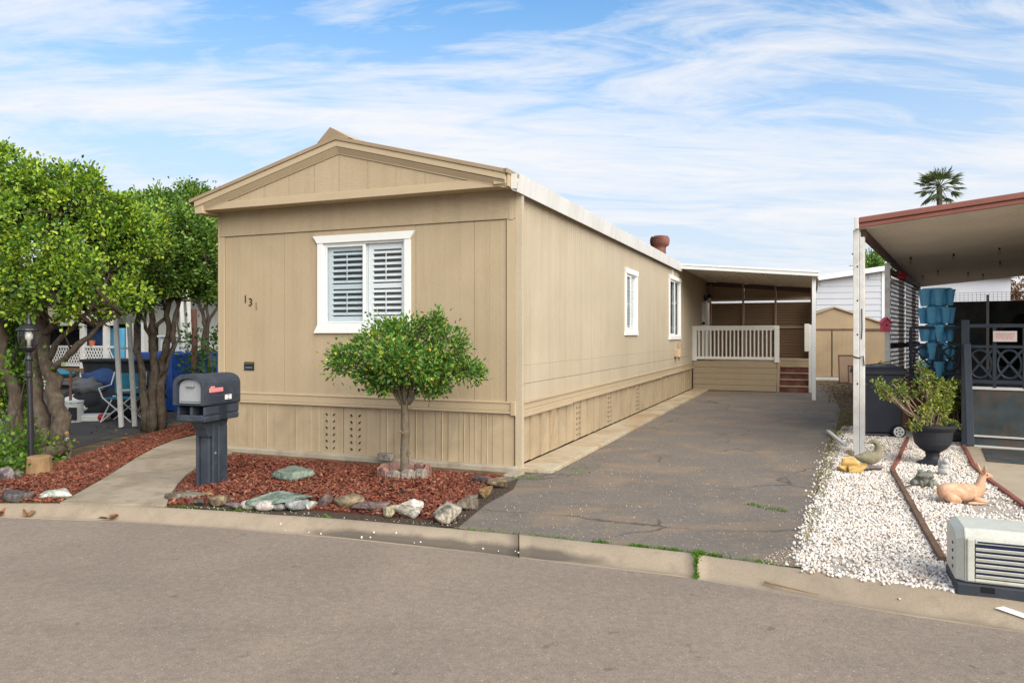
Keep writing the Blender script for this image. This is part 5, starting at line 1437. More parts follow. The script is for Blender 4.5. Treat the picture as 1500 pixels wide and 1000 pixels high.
mb.build('wire', M['lampblack'], cp)
dsp = G(1213, 634); dq = A(1238, 621, 10.1)
tag(MB().bar((0, 0, .03), Vector((dq.x, dq.y, .10)) - Vector((dsp.x, dsp.y, 0)), .05, .04).build('drain_pipe', M['alum'], None, (dsp.x, dsp.y, 0)), 'short white drain pipe lying beside the front carport post', 'pipe')

sc_ = thing('lattice_screen', 'weathered lattice privacy screen along the side of the carport', 'screen', NF.w(0, 4.15), R(-34.5))
for (a, b_) in ((.05, 2.4), (2.5, 4.9)):
    mb = MB(); H0, H1 = .45, 2.72; st = .160
    n = int((b_ - a + H1 - H0) / st)
    for s_ in (1, -1):
        for i in range(n + 1):
            c0 = a + i * st - (H1 - H0 if s_ > 0 else 0)
            p0, p1 = (c0, H0), (c0 + s_ * (H1 - H0), H1)
            if s_ < 0: p0, p1 = (a + i * st, H0), (a + i * st - (H1 - H0), H1)
            lo, hi = 0.0, 1.0
            for (bound, sign) in ((a, 1), (b_, -1)):
                dy = p1[0] - p0[0]; f0 = sign * (p0[0] - bound); f1 = sign * (p1[0] - bound)
                if f0 < 0 and f1 < 0: hi = -1; break
                if f0 < 0: lo = max(lo, f0 / (f0 - f1))
                elif f1 < 0: hi = min(hi, f0 / (f0 - f1))
            if hi - lo < .02: continue
            q0 = (.0022 * s_, p0[0] + (p1[0] - p0[0]) * lo, p0[1] + (p1[1] - p0[1]) * lo); q1 = (.0022 * s_, p0[0] + (p1[0] - p0[0]) * hi, p0[1] + (p1[1] - p0[1]) * hi)
            mb.bar(q0, q1, .036, .004, up=(1, 0, 0))
    mb.build('lattice_panel', M['wood'], sc_)
    MB().bb(-.03, .03, a, b_, 1.36, 1.44).bb(-.03, .03, a, b_, H1, H1 + .10).bb(-.03, .03, a, b_, H0 - .06, H0).build('rail', M['darkfence'], sc_)

pb = NF.w(-.06, 4.0); bh = thing('birdhouse', 'pink birdhouse fixed on the second white carport post', 'birdhouse', (pb.x, pb.y, 1.66), NF.a + R(28))
bh.scale = (.7, .7, .8)
MB().prismy([(-.09, 0), (.09, 0), (.10, .2), (0, .29), (-.10, .2)], -.20, -.03).build('body', M['pinkhouse'], bh, bevel=.006)
MB().prismy([(-.135, .18), (0, .305), (.135, .18), (.135, .205), (0, .33), (-.135, .205)], -.23, -.01).build('roof', M['pinkhouse'], bh)
MB().lathe([(.022, 0), (.022, .004)], 12, M=Matrix.Translation((0, -.198, .15)) @ Matrix.Rotation(R(90), 4, 'X')).build('entry_hole', M['black'], bh)
pr_ = A(1321, 404, 13.6); rf = thing('red_feeder', 'red hanging bird feeder at the carport eave above the lattice', 'bird feeder', pr_)
rf.scale = (.6, .6, .6)
MB().lathe([(.02, -.13), (.13, -.09), (.14, -.02), (.10, .05), (.05, .11), (.02, .13)], 14).build('bowl', M['redplast'], rf); MB().tube([(0, 0, .12), (0, 0, .34)], .006, 5).build('hanger', M['lampblack'], rf)
MB().bar((-.14, 0, .03), (-.30, 0, .10), .05, .02).bar((.14, 0, 0), (.30, 0, -.04), .05, .02).build('perch', M['redplast'], rf)


def under(px, py):
    d = Vector(((px - CX) / FPX, 1, -(py - HZ) / FPX)); t = 5.0
    for _ in range(60):
        p = Vector((0, 0, EYE)) + d * t; x_, y_ = NF.loc(p); e = cz(x_) - .05 - p.z
        t += e / (d.z - .088 * d.dot(NF.r)) if abs(d.z) > 1e-4 else 0
    return Vector((0, 0, EYE)) + d * t


for i, (px_, py_) in enumerate(((1334, 378), (1397, 373), (1464, 364), (1374, 397), (1465, 384), (1352, 404), (1418, 400), (1440, 402))):
    p = under(px_, py_)
    b_ = thing('string_bulb', 'small clear bulb hanging under the cream carport roof', 'light bulb', p, 0, 'string light bulbs under the carport')
    MB().lathe([(.016, .05), (.018, 0), (.016, -.03)], 10).build('socket', M['lampblack'], b_)
    MB().lathe([(.014, -.03), (.03, -.06), (.032, -.085), (.018, -.11), (.002, -.118)], 12).build('globe', M['clearplast'], b_, smooth=True)

# deck, dark rail, framed panel
D0 = Vector((6.50, 10.62, 0)); DF = Frame(D0.x, D0.y, -31.5)
dk = thing('dark_deck', 'dark painted neighbour deck with ornamental rail and white framed lower panel', 'deck', D0, DF.a)
DH = .86
MB().prism([(-.02, .05), (4.2, .05), (4.2, 6.5), (-.83, 6.5), (-.83, 2.25), (-.02, 2.25)], DH - .08, DH).build('floor', M['darkfence'], dk)
MB().bb(.04, 4.2, .0, .03, .18, DH - .03).build('lower_panel', M['darkpanel'], dk)
MB().bb(.04, 4.2, .01, .03, .04, .16).build('lower_panel', M['darkpanel'], dk)
MB().bb(.0, .04, -.02, .04, 0, DH + .02).bb(.04, 4.2, -.02, .035, DH - .028, DH + .012).bb(.04, 4.2, -.02, .034, .16, .185).bb(.04, 4.2, -.02, .034, .015, .04).build('panel_frame', M['alum'], dk, bevel=.003)
MB().bb(-.83, -.04, 2.2, 2.25, .0, DH).bb(-.04, .0, .05, 2.25, .0, DH).build('skirt', M['darkfence'], dk)


def ornrail(parent, L, M_, name='railing'):
    m_ = MB(); z0, z1 = DH + .06, DH + .90
    m_.bb(0, L, -.03, .03, z1 - .05, z1, M_).bb(0, L, -.025, .025, z0, z0 + .05, M_).bb(0, L, -.02, .02, z0 + .50, z0 + .54, M_)
    n = max(2, round(L / .34)); st = L / n
    for i in range(n + 1): m_.bb(i * st - .022, i * st + .022, -.022, .022, DH, z1 - .05, M_)
    for i in range(n):
        c_ = (i + .5) * st; zc = z0 + .275
        m_.tube([M_ @ Vector((c_ + .14 * math.cos(t_), 0, zc + .2 * math.sin(t_))) for t_ in [k_ * math.pi / 8 for k_ in range(17)]], .018, 5)
        for s_ in (1, -1): m_.bar(M_ @ Vector((c_ - st / 2, 0, zc - s_ * .23)), M_ @ Vector((c_ + st / 2, 0, zc + s_ * .23)), .03, .03)
    return m_.build(name, M['darkfence'], parent)


ornrail(dk, 4.2, Matrix.Identity(4))
ornrail(dk, .8, Matrix.Translation((-.82, 2.25, 0)))
ornrail(dk, 2.2, Matrix.Rotation(R(90), 4, 'Z'))
MB().bb(-.05, .05, -.07, .03, .0, DH + .96).bar((.02, -.10, DH + .62), (.06, -.62, .10), .09, .05).build('newel_post', M['darkfence'], dk, bevel=.006)
sg = DF.w(.47, -.06, 1.585)
sgn = MB().bb(-.14, .14, -.008, .0, -.075, .075).build('small_sign', PM('pale_pink_sign', (.62, .52, .5), .6, .05, 12), None, sg, DF.a + R(3), bevel=.004); tag(sgn, 'small pale sign with faint lines on the dark deck rail', 'sign')
mb = MB(); r_ = random.Random(4)
for z in (.035, .005, -.025):
    x_ = -.105
    while x_ < .1: w = r_.uniform(.015, .04); mb.bb(x_, min(x_ + w, .11), -.0105, -.008, z - .006, z + .006); x_ += w + .012
mb.build('sign_scrawl', PM('sign_red', (.5, .2, .2), .6), sgn)
dm = P2([(1438, 657), (1520, 662), (1520, 682), (1446, 676)], .02)
m_ = MB().prism([(p.x, p.y) for p in dm], .022, .032).build('door_mat', M['darkpanel']); tag(m_, 'black rubber mat on the concrete slab below the deck panel', 'mat')

nh = thing('shade_house', 'unseen neighbour house wall added to shade the carport deck', 'house', NF.w(4.65, 0), NF.a)  # out-of-frame house block, added so the carport and deck fall in shade
mb = MB(); mb.bb(0, 5, 1.5, 15, 0, 3.7)
mb.build('wall', M['brownlouvre'], nh); MB().bb(-.1, 5.2, 1.2, 15.2, 3.70, 3.8).build('roof', M['roof'], nh)

bf = thing('dark_slat_fence', 'dark slatted screen fence at the back of the carport deck', 'fence', NF.w(.3, 11.4), NF.a)
mb = MB(); z = .1
while z < 2.44: mb.bb(.5, 4.3, -.012, .012, z, z + .052); z += .066
mb.bb(.5, 4.3, .015, .02, 0, 2.44); mb.build('slat_panel', M['darkpanel'], bf)
a, _ = NF.front(1447, 450, 11.3); MB().bb(a - .3 - .03, a - .3 + .03, -.08, -.02, 0, 2.62).build('post', M['alum'], bf)
mb = MB()
for i in range(26): mb.bb(.5 + i * .09, .506 + i * .09, -.004, .004, 2.44, 2.68)
for z in (2.50, 2.56, 2.62, 2.68): mb.bb(.5, 2.8, -.004, .004, z, z + .006)
mb.build('wire_mesh', M['lampblack'], bf)
bq = NF.w(2.35, 9.6); tag(blob('covered_grill', [((0, 0, .5), (.55, .35, .72)), ((-.3, 0, .5), (.4, .3, .5))], M['black'], (bq.x, bq.y, DH), amp=.1), 'black covered grill on the dark deck behind the rail', 'grill')

# stacked blue planters
tp_ = A(1372, 500, 12.95); twr = thing('planter_tower', 'tower of stacked bright blue pocket planters on the dark deck', 'planter', (tp_.x, tp_.y, DH), .2)
for k_ in range(5):
    mb = MB(); mb.lathe([(.13, 0), (.175, .04), (.18, .27), (.225, .285), (.225, .313), (.20, .313), (.19, .28)] if k_ == 4 else [(.13, 0), (.17, .04), (.175, .30), (.15, .312)], 24)
    for j in range(6):
        t_ = 2 * math.pi * (j + .5 * (k_ % 2)) / 6
        Mt = Matrix.Rotation(t_, 4, 'Z') @ Matrix.Translation((.205, 0, .012)) @ Matrix.Rotation(R(1), 4, 'Y')
        mb.lathe([(.052, .0), (.082, .25), (.090, .25), (.090, .275), (.074, .275), (.07, .2)], 14, M=Mt)
    t_o = mb.build('tier', M['blueplast'], twr, loc=(0, 0, k_ * .311))
    if k_ in (4, 3, 2):
        q = np.array([[.2 * math.cos(a_), .2 * math.sin(a_), .27] for a_ in rng.uniform(0, 6.28, 14)]); leafmesh('sprig', q, np.column_stack([rng.normal(size=(14, 2)), np.full(14, .5)]), .07, .04, M['leaf_far'], t_o)
# wooden planter box, pot and rock
bx = A(1332, 640, 12.2); bx.z = 0
pbx = thing('planter_box', 'brown plank planter box below the dark deck rail', 'planter box', bx, R(-14))
mb = MB()
for i in range(7): mb.bb(.003 + i * .155, .152 + i * .155, .0, .03, .0, .80)
mb.bb(0, .03, .03, .6, 0, .80).bb(1.055, 1.085, .03, .6, 0, .80)
mb.build('side_boards', M['redwood'], pbx, bevel=.003)
MB().bb(-.03, 1.12, -.035, .06, .80, .845).bb(-.03, .06, .06, .62, .80, .845).bb(1.03, 1.12, .06, .62, .80, .845).build('cap_rail', M['redwood'], pbx, bevel=.005)
MB().bb(.03, 1.055, .03, .6, .6, .70).build('soil_fill', M['soil'], pbx)
MB().bb(1.10, 1.15, -.06, .0, 0, .86).build('corner_post', M['wood'], pbx)
bsp = A(1405, 570, 11.95)
sp_ = thing('jade_shrub', 'green yellow succulent bush spilling in front of the planter box', 'plant', (bsp.x, bsp.y, 0))
crown(sp_, (bsp.x, bsp.y, 0), [(*A(1398, 590, 11.9), .2, .12, .12), (*A(1388, 572, 11.9), .15, .12, .14), (*A(1405, 575, 11.9), .14, .12, .13)], 150, 9, .05, .032, M['leaf_jade'], .04, name='foliage', seed=41, gap=1.0)
limbs([([Vector((bsp.x - .05, bsp.y, 0)), A(1398, 610, 11.9), A(1395, 585, 11.9)], .02, .012), ([Vector((bsp.x, bsp.y, 0)), A(1404, 610, 11.9), A(1404, 580, 11.9)], .018, .01)], (bsp.x, bsp.y, 0), M['stem'], sp_, 6, 'stem')
tpp = A(1384, 617, 11.2); tpp.z = 0
stl = thing('plant_stand', 'low dark wooden stand under the terracotta pot', 'stand', tpp)
MB().bb(-.12, .12, -.1, .1, .24, .275).build('top', M['wood'], stl)
for sx in (-.1, .1):
    for sy in (-.08, .08): MB().bb(sx - .015, sx + .015, sy - .015, sy + .015, 0, .24).build('leg', M['wood'], stl)
pot = thing('terracotta_pot', 'small orange terracotta pot with jade sprigs behind the urn', 'pot', (tpp.x, tpp.y, .275))
MB().lathe([(.05, 0), (.072, .12), (.08, .12), (.08, .155), (.066, .155), (.06, .12)], 18).build('pot_body', M['terracotta'], pot)
crown(pot, (0, 0, 0), [(0, 0, .27, .12, .1, .13)], 30, 8, .045, .03, M['leaf_jade'], .035, name='sprigs', seed=43, gap=1.2)
rock(1402, 640, 28, 20, s_dark, 'dark round stone between the urn and white panel frame', 0, .8, group='rocks by the planter box', sharp=.1)

# wheelie bin
bn = G(1286, 637); bin_ = thing('wheelie_bin', 'dark navy wheeled rubbish bin standing behind the white carport post', 'bin', bn, R(-12))
w0, d0, w1, d1, hb_ = .27, .26, .325, .33, 1.02
MB().add([(-w0, -d0, .06), (w0, -d0, .06), (w0, d0, .06), (-w0, d0, .06), (-w1, -d1, hb_), (w1, -d1, hb_), (w1, d1, hb_), (-w1, d1, hb_)], [(0, 3, 2, 1), (0, 1, 5, 4), (1, 2, 6, 5), (2, 3, 7, 6), (3, 0, 4, 7), (4, 5, 6, 7)]).bb(-w0, w0 - .12, -d0, d0, 0, .06).build('body', M['binplast'], bin_, bevel=.025)
MB().bb(-w1 - .025, w1 + .03, -d1 - .03, d1 + .02, hb_ - .035, hb_ - .0).build('rim', M['binplast'], bin_, bevel=.012)
MB().add([(-w1 - .03, -d1 - .03, hb_ + .003), (w1 + .03, -d1 - .03, hb_ + .003), (w1 + .03, d1 + .02, hb_ + .003), (-w1 - .03, d1 + .02, hb_ + .003), (-w1 + .02, -d1 + .04, hb_ + .085), (w1 - .02, -d1 + .04, hb_ + .085), (w1 - .02, d1 - .04, hb_ + .10), (-w1 + .02, d1 - .04, hb_ + .10)], [(0, 3, 2, 1), (0, 1, 5, 4), (1, 2, 6, 5), (2, 3, 7, 6), (3, 0, 4, 7), (4, 5, 6, 7)]).build('lid', M['binplast'], bin_, bevel=.02)
MB().tube([(w1 + .02, -d1 + .05, .95), (w1 + .08, -d1 + .05, .93), (w1 + .08, d1 - .05, .93), (w1 + .02, d1 - .05, .95)], .016, 7).build('handle', M['binplast'], bin_)
for yy in (-d0 - .035, d0 + .0):
    Mw = Matrix.Translation((w0 - .05, yy, .1)) @ Matrix.Rotation(R(90), 4, 'X')
    wh = MB().lathe([(.075, -.035), (.10, -.03), (.10, .03), (.075, .035)], 24, M=Mw).build('wheel', M['black'], bin_)
    MB().lathe([(.078, -.04), (.078, .04)], 24, M=Mw).build('hub', M['bucket'], wh)
    sp = MB()
    for j in range(5):
        t_ = j * 2 * math.pi / 5; sp.lathe([(.014, .0405), (.014, .0425)], 8, (.045 * math.cos(t_), .045 * math.sin(t_), 0), Mw)
    sp.lathe([(.012, .0405), (.012, .044)], 8, (0, 0, 0), Mw); sp.build('hub_hole', M['gendark'], wh)
tw = bn.copy(); tag(MB().tube([(-.25, 0, 0), (0, .02, .02), (.2, -.03, .015)], .008, 5).tube([(-.1, .05, .0), (.1, -.03, .05), (.28, 0, .07)], .007, 5).tube([(.0, .02, .02), (.1, .08, .07)], .006, 5).build('twig', M['twig'], None, (bn.x, bn.y, hb_ + .1)), 'dry twigs lying on the rubbish bin lid', 'twigs')

# urn
ub_ = G(1366, 680); urn = thing('garden_urn', 'black pedestal urn planter on the white gravel', 'urn', ub_)
k_ = 1.0
MB().lathe([(.165, -.02), (.165, .03), (.12, .05), (.085, .075), (.075, .11), (.08, .15), (.10, .165), (.15, .20), (.20, .26), (.215, .33), (.225, .42), (.262, .455), (.275, .475), (.275, .492), (.26, .50), (.22, .50), (.21, .46), (.05, .455)], 36).build('bowl', M['urn'], urn, smooth=False, bevel=.0)
MB().lathe([(.205, .44), (.2, .475), (.1, .485), (.01, .49)], 20).build('soil_fill', M['soil'], urn)
jp = thing('jade_plant', 'tall leggy jade plant with yellow green rosettes growing in the black urn', 'plant', (ub_.x, ub_.y, .48))
tips = [(1352, 545, .0), (1347, 538, .05), (1360, 553, .05), (1376, 562, 0), (1392, 565, -.05), (1384, 575, 0), (1370, 580, -.1), (1358, 572, .1), (1350, 600, -.1), (1362, 598, -.12), (1375, 590, .1), (1388, 590, .05), (1340, 580, .0), (1322, 580, -.05), (1318, 575, -.06), (1308, 562, -.05), (1298, 572, -.05), (1286, 562, -.08), (1292, 575, -.05), (1302, 580, -.02), (1320, 565, .0), (1354, 612, -.15), (1340, 622, -.12), (1398, 622, -.05), (1380, 600, -.1), (1366, 610, .05), (1345, 560, .05), (1306, 578, .1)]
JP = []; cl = []
for (px_, py_, dy) in tips:
    e = A(px_, py_, ub_.y + dy); b_ = Vector((ub_.x + random.uniform(-.12, .12), ub_.y + random.uniform(-.08, .08), .48))
    m_ = b_.lerp(e, .5) + (Vector((.02, 0, .06)) if px_ > 1335 else Vector((-.02, 0, -.03))); JP.append(([b_, m_, e], .011, .007)); cl.append((e.x, e.y, e.z, .05, .05, .055))
    if px_ > 1335 and random.random() < .6: q = m_.lerp(e, .3); cl.append((q.x + random.uniform(-.05, .05), q.y - .03, q.z, .035, .035, .04))
limbs(JP, (ub_.x, ub_.y, .48), M['stem'], jp, 8, 'stem', amp=.012, n=6)
crown(jp, (ub_.x, ub_.y, .48), cl, 330, 7, .036, .024, M['leaf_jade'], .020, .5, name='foliage', seed=44, gap=2)


def skin(name, verts, edges, radii, mat, parent, levels=2, root=0):
    me = bpy.data.meshes.new(name); me.from_pydata(verts, edges, []); me.update()
    o_ = bpy.data.objects.new(name, me); me.materials.append(mat); link(o_, parent)
    sk_ = o_.modifiers.new('skin', 'SKIN'); sk_.use_smooth_shade = True
    if not me.skin_vertices: me.attributes.new('x', 'FLOAT', 'POINT')
    for i, r_ in enumerate(radii):
        v = me.skin_vertices[0].data[i]; v.radius = r_ if hasattr(r_, '__len__') else (r_, r_)
        v.use_root = (i == root)
    ss = o_.modifiers.new('sub', 'SUBSURF'); ss.levels = levels; ss.render_levels = levels
    return o_


def loft(name, rings, mat, parent, n=20, smooth=True):
    # closed body from elliptical rings: (centre, half width y, half height z) across a path in x-z
    mb = MB(); k_ = len(rings)
    for i, (c, ry, rz) in enumerate(rings):
        a = Vector(rings[max(i - 1, 0)][0]); b_ = Vector(rings[min(i + 1, k_ - 1)][0]); d = (b_ - a).normalized()
        sd = Vector((0, 1, 0)); u = sd.cross(d).normalized() * -1
        for j in range(n):
            t_ = 2 * math.pi * j / n; mb.v.append(tuple(Vector(c) + sd * ry * math.cos(t_) + u * rz * math.sin(t_)))
    for i in range(k_ - 1):
        for j in range(n): mb.f.append((i * n + j, i * n + (j + 1) % n, (i + 1) * n + (j + 1) % n, (i + 1) * n + j))
    mb.f.append(tuple(reversed(range(n)))); mb.f.append(tuple((k_ - 1) * n + j for j in range(n)))
    o_ = mb.build(name, mat, parent, smooth=smooth)
    m_ = o_.modifiers.new('sub', 'SUBSURF'); m_.levels = 1; m_.render_levels = 2
    return o_


# resting deer (one continuous body, ears and legs grown from the same surface)
dp_ = G(1412, 739); deer = thing('deer_statue', 'peach terracotta fawn statue resting on the white gravel', 'statue', (dp_.x, dp_.y + .06, .01), R(-8))
loft('body', [((-.20, 0, .085), .012, .012), ((-.195, 0, .085), .05, .045), ((-.17, 0, .09), .078, .078), ((-.10, 0, .098), .088, .090), ((-.02, 0, .098), .085, .086), ((.06, 0, .095), .080, .085), ((.13, 0, .105), .068, .080), ((.165, 0, .13), .054, .06), ((.18, 0, .17), .040, .045), ((.187, 0, .215), .033, .036), ((.195, 0, .245), .034, .036), ((.213, 0, .265), .036, .036), ((.24, 0, .266), .028, .028), ((.268, 0, .256), .018, .018), ((.283, 0, .250), .012, .012), ((.287, 0, .249), .004, .004)], M['deer'], deer)
for s_ in (-1, 1):
    MB().lathe([(.004, 0), (.020, .02), (.026, .05), (.022, .085), (.004, .115)], 10, M=Matrix.Translation((.198, .03 * s_, .275)) @ Matrix.Rotation(R(-38 * s_ - (6 if s_ < 0 else -6)), 4, 'X') @ Matrix.Rotation(R(-8), 4, 'Y') @ Matrix.Diagonal((.45, 1, 1, 1))).build('ear', M['deer'], deer, smooth=True)
    loft('foreleg', [((.09, .062 * s_, .05), .02, .02), ((.13, .07 * s_, .045), .026, .028), ((.185, .072 * s_, .035), .022, .024), ((.205, .07 * s_, .022), .018, .02), ((.17, .07 * s_, .012), .015, .012), ((.06, .085 * s_, .012), .013, .012), ((.03, .088 * s_, .012), .010, .01)], M['deer'], deer, 12)
    loft('hind_leg', [((-.17, .06 * s_, .06), .02, .03), ((-.12, .085 * s_, .06), .030, .05), ((-.06, .095 * s_, .045), .028, .04), ((-.03, .097 * s_, .025), .02, .024), ((-.08, .10 * s_, .014), .014, .013), ((-.14, .10 * s_, .012), .012, .012)], M['deer'], deer, 12)
MB().lathe([(.004, 0), (.014, .02), (.004, .05)], 8, M=Matrix.Translation((-.195, 0, .11)) @ Matrix.Rotation(R(-110), 4, 'Y')).build('tail', M['deer'], deer, smooth=True)
eb = MB()
for s_ in (-1, 1): eb.lathe([(.0065, -.003), (.0065, .003), (.003, .006)], 8, M=Matrix.Translation((.226, .034 * s_, .273)) @ Matrix.Rotation(R(-90 * s_), 4, 'X'))
eb.lathe([(.006, -.002), (.006, .003)], 8, M=Matrix.Translation((.285, 0, .251)) @ Matrix.Rotation(R(90), 4, 'Y')); eb.build('eyes', M['lampblack'], deer)

# duck
dk_ = G(1272, 685); duck = thing('duck_statue', 'mossy tan stone duck statue beside the carport post', 'statue', (dk_.x + .02, dk_.y + .05, .02), R(-10))
loft('body', [((-.155, 0, .12), .008, .006), ((-.14, 0, .105), .035, .02), ((-.10, 0, .095), .06, .045), ((-.03, 0, .088), .082, .075), ((.04, 0, .09), .085, .085), ((.09, 0, .115), .07, .075), ((.115, 0, .16), .048, .052), ((.118, 0, .21), .037, .042), ((.112, 0, .255), .036, .04), ((.09, 0, .288), .038, .038), ((.055, 0, .295), .034, .032), ((.025, 0, .285), .02, .017), ((-.005, 0, .277), .016, .010), ((-.04, 0, .272), .013, .006), ((-.05, 0, .271), .004, .002)], M['duck'], duck)
rock(1274, 687, 38, 9, s_purple, 'flat purple brown stone under the duck statue', 0, .6, group='rocks by the planter box', sharp=.3)
for (px_, py_, w, h, zz, lab) in ((1249, 677, 26, 20, .05, 'yellow block topmost in the small pile by the post'), (1239, 686, 18, 15, 0, 'small yellow block at the left of the pile by post'), (1258, 687, 26, 17, 0, 'yellow orange block at the right of the pile by post')):
    rock(px_, py_, w, h, M['yellowstone'], lab, .2, .8, zz, .9, 'yellow blocks by the post', name='yellow_block')
rock(1246, 664, 12, 9, s_tan, 'brown stone chunk behind the yellow blocks', 0, .8, .03, .6, 'yellow blocks by the post')
# frog
fg = G(1356, 713); frog = thing('frog_statue', 'dark grey mottled stone frog statue on the gravel', 'statue', (fg.x, fg.y + .05, 0), R(-12))
blob('body', [((0, 0, .06), (.095, .08, .075)), ((0, -.04, .115), (.085, .06, .05)), ((-.045, -.05, .16), (.026, .026, .024)), ((.045, -.05, .16), (.026, .026, .024)), ((-.085, -.02, .035), (.045, .07, .045)), ((.085, -.02, .035), (.045, .07, .045)), ((-.045, -.085, .03), (.022, .03, .05)), ((.045, -.085, .03), (.022, .03, .05))], M['frog'], (0, 0, 0), frog, .05)
MB().tube([(-.08, -.088, .115), (-.04, -.108, .11), (0, -.113, .112), (.04, -.108, .11), (.08, -.088, .115)], .004, 5).build('mouth', M['lampblack'], frog)
# squirrel like little statue
sq = G(1383, 697); sqr = thing('squirrel_statue', 'small pale grey squirrel statue behind the stone frog', 'statue', (sq.x, sq.y, 0), R(-20))
blob('body', [((0, 0, .055), (.065, .06, .06)), ((.0, -.01, .115), (.042, .04, .05)), ((.01, -.03, .175), (.034, .038, .032)), ((.03, .0, .21), (.01, .008, .018)), ((-.012, .0, .21), (.01, .008, .018)), ((-.03, .05, .12), (.025, .03, .09)), ((.02, -.05, .04), (.02, .03, .02))], M['greystat'], (0, 0, 0), sqr, .05)
tag(MB().tube([(-.14, 0, .02), (-.04, .02, .035), (.1, .08, .045)], .008, 5).build('twig', M['twig'], None, G(1337, 717)), 'dark twig lying on gravel left of the frog', 'twig')
# wooden edging
def edging(pts, mat, w, h, labs, cat='edging', name='edging_board', group=None):
    for (a_, b_), lab in zip(zip(pts[:-1], pts[1:]), labs):
        p, q = G(*a_), G(*b_); d = (q - p)
        o_ = MB().bar((0, 0, h / 2 - .02), Vector((d.x, d.y, h / 2 - .02)) * .995, w, h).build(name, mat, None, p, bevel=.006); tag(o_, lab, cat, group)


edging([(1330, 643), (1319, 668), (1308, 689)], M['brick'], .045, .06, ['short reddish timber edging beside the urn, farther piece', 'reddish timber edging left of the urn, nearer the frog'], group='timber edging in the gravel')
edging([(1307, 691), (1333, 738), (1356, 780), (1381, 824)], M['wood'], .05, .065, ['brown timber edging left of the frog statue', 'brown timber edging between the frog and cream unit', 'brown timber edging ending by the cream unit'], group='timber edging in the gravel')
edging([(1410, 652), (1427, 686), (1452, 708), (1500, 743), (1580, 790)], M['brick'], .05, .06, ['red brick edging at the top corner of concrete slab', 'red edging behind the fawn statue ears', 'red edging right of the fawn along the slab', 'red edging along slab behind the cream unit'], group='red edging along the slab')

# cream unit at the kerb
gn = G(1400, 868, -.0); gen = thing('cooler_unit', 'cream grey louvred outdoor unit on dark base at the kerb', 'outdoor unit', gn, R(-23))
gl, gd, gh = 1.0, .42, .402
sh_ = MB()
ch = .05
prof = [(.0, .075), (gd, .075), (gd, gh - .03), (gd - .04, gh), (.045, gh), (.012, gh - .035), (.0, gh - .05)]
sh_.prismx(prof, .045, gl - .045)
# chamfered ends
for (xa, xb) in ((.045, .0), (gl - .045, gl)):
    k0 = len(sh_.v); P1 = [(y_, z_) for y_, z_ in prof]
    c0 = [(y_ * .80 + gd * .10, .075 + (z_ - .075) * (.9)) for y_, z_ in prof]
    vs = [(xa, y_, z_) for y_, z_ in P1] + [(xb, y_, z_) for y_, z_ in c0]; n = len(P1)
    fs = [(i, (i + 1) % n, n + (i + 1) % n, n + i) if xb > xa else (i, n + i, n + (i + 1) % n, (i + 1) % n) for i in range(n)] + [tuple(n + i for i in (range(n) if xb > xa else reversed(range(n))))]
    sh_.add(vs, fs)
shell = sh_.build('shell', M['genwhite'], gen, bevel=.01)
fr_ = MB(); f0, f1 = .10, .51
fr_.bb(.06, f0, -.012, .0, .085, gh - .055).bb(f1, f1 + .05, -.012, .0, .085, gh - .055).bb(f0, f1, -.012, .0, gh - .085, gh - .055).bb(f0, f1, -.012, .0, .085, .105)
fr_.build('grille_frame', M['genwhite'], shell, bevel=.006)
MB().bb(f0, f1, -.004, -.001, .10, gh - .08).build('grille_back', M['genslot'], shell)
sl = MB()
for i in range(6):
    z = .122 + i * .033; Mt = Matrix.Translation((0, -.010, z)) @ Matrix.Rotation(R(24), 4, 'X'); sl.bb(f0 + .004, f1 - .004, -.004, .003, -.0105, .0105, Mt)
sl.build('louvre', M['genwhite'], shell, bevel=.002)
MB().bb(.115, .47, -.0135, -.0125, gh - .076, gh - .066).build('slot', M['genslot'], shell)
sl2 = MB()
for i in range(4): sl2.bb(-.004, .0, .1, .13, .13 + i * .05, .145 + i * .05)
sl2.build('end_vents', M['gendark'], shell)
fr2 = MB().bb(f1 + .05, gl - .06, -.012, 0, .085, gh - .055); fr2.build('side_cover', M['genwhite'], shell, bevel=.006)
ba = MB().bb(.0, gl, -.015, gd + .0, -.015, .072); ba = ba.build('base', M['gendark'], gen, bevel=.012)
for x_ in (.13, .50, .8): MB().bb(x_, x_ + .075, -.0165, -.014, .025, .062).build('base_slot', M['black'], ba)


# ------------------------------------------------------------------ sheds and houses beyond
SF = Frame(*G(1222, 556).to_2d(), -14)
shd = thing('storage_shed', 'tan metal garden shed with low gable and double doors', 'shed', SF.o, SF.a)
hw = 1.85; ez, rz = 1.95, 2.62
mb = MB()
mb.prismy([(-hw, .08), (hw, .08), (hw, ez), (0, rz - .03), (-hw, ez)], .02, 2.6)
mb.build('wall', M['shedtan'], shd)
mb = MB(); mb.prismy([(-hw - .06, ez - .04), (0, rz - .03), (hw + .06, ez - .04), (hw + .06, ez + .01), (0, rz + .02), (-hw - .06, ez + .01)], -.05, 2.7); mb.build('roof', M['shedtan'], shd)
MB().bb(-hw, hw, -.03, .0, 1.78, 1.84).build('door_track', M['wood'], shd)
for (a, b_) in ((-1.0, -.09), (-.06, 1.0)):
    mb = MB(); siding(mb, a, b_, .12, 1.78, [a + i * .15 for i in range(8)], [], gw=.03, gd=.003, y=-.01); mb.build('door', M['shedtan'], shd)
MB().bb(-.09, -.06, -.02, .0, .12, 1.78).build('door_gap', M['black'], shd)
MB().bb(-hw - .1, hw + .1, -.12, .1, -.02, .09).build('sill_beam', M['alum'], shd)
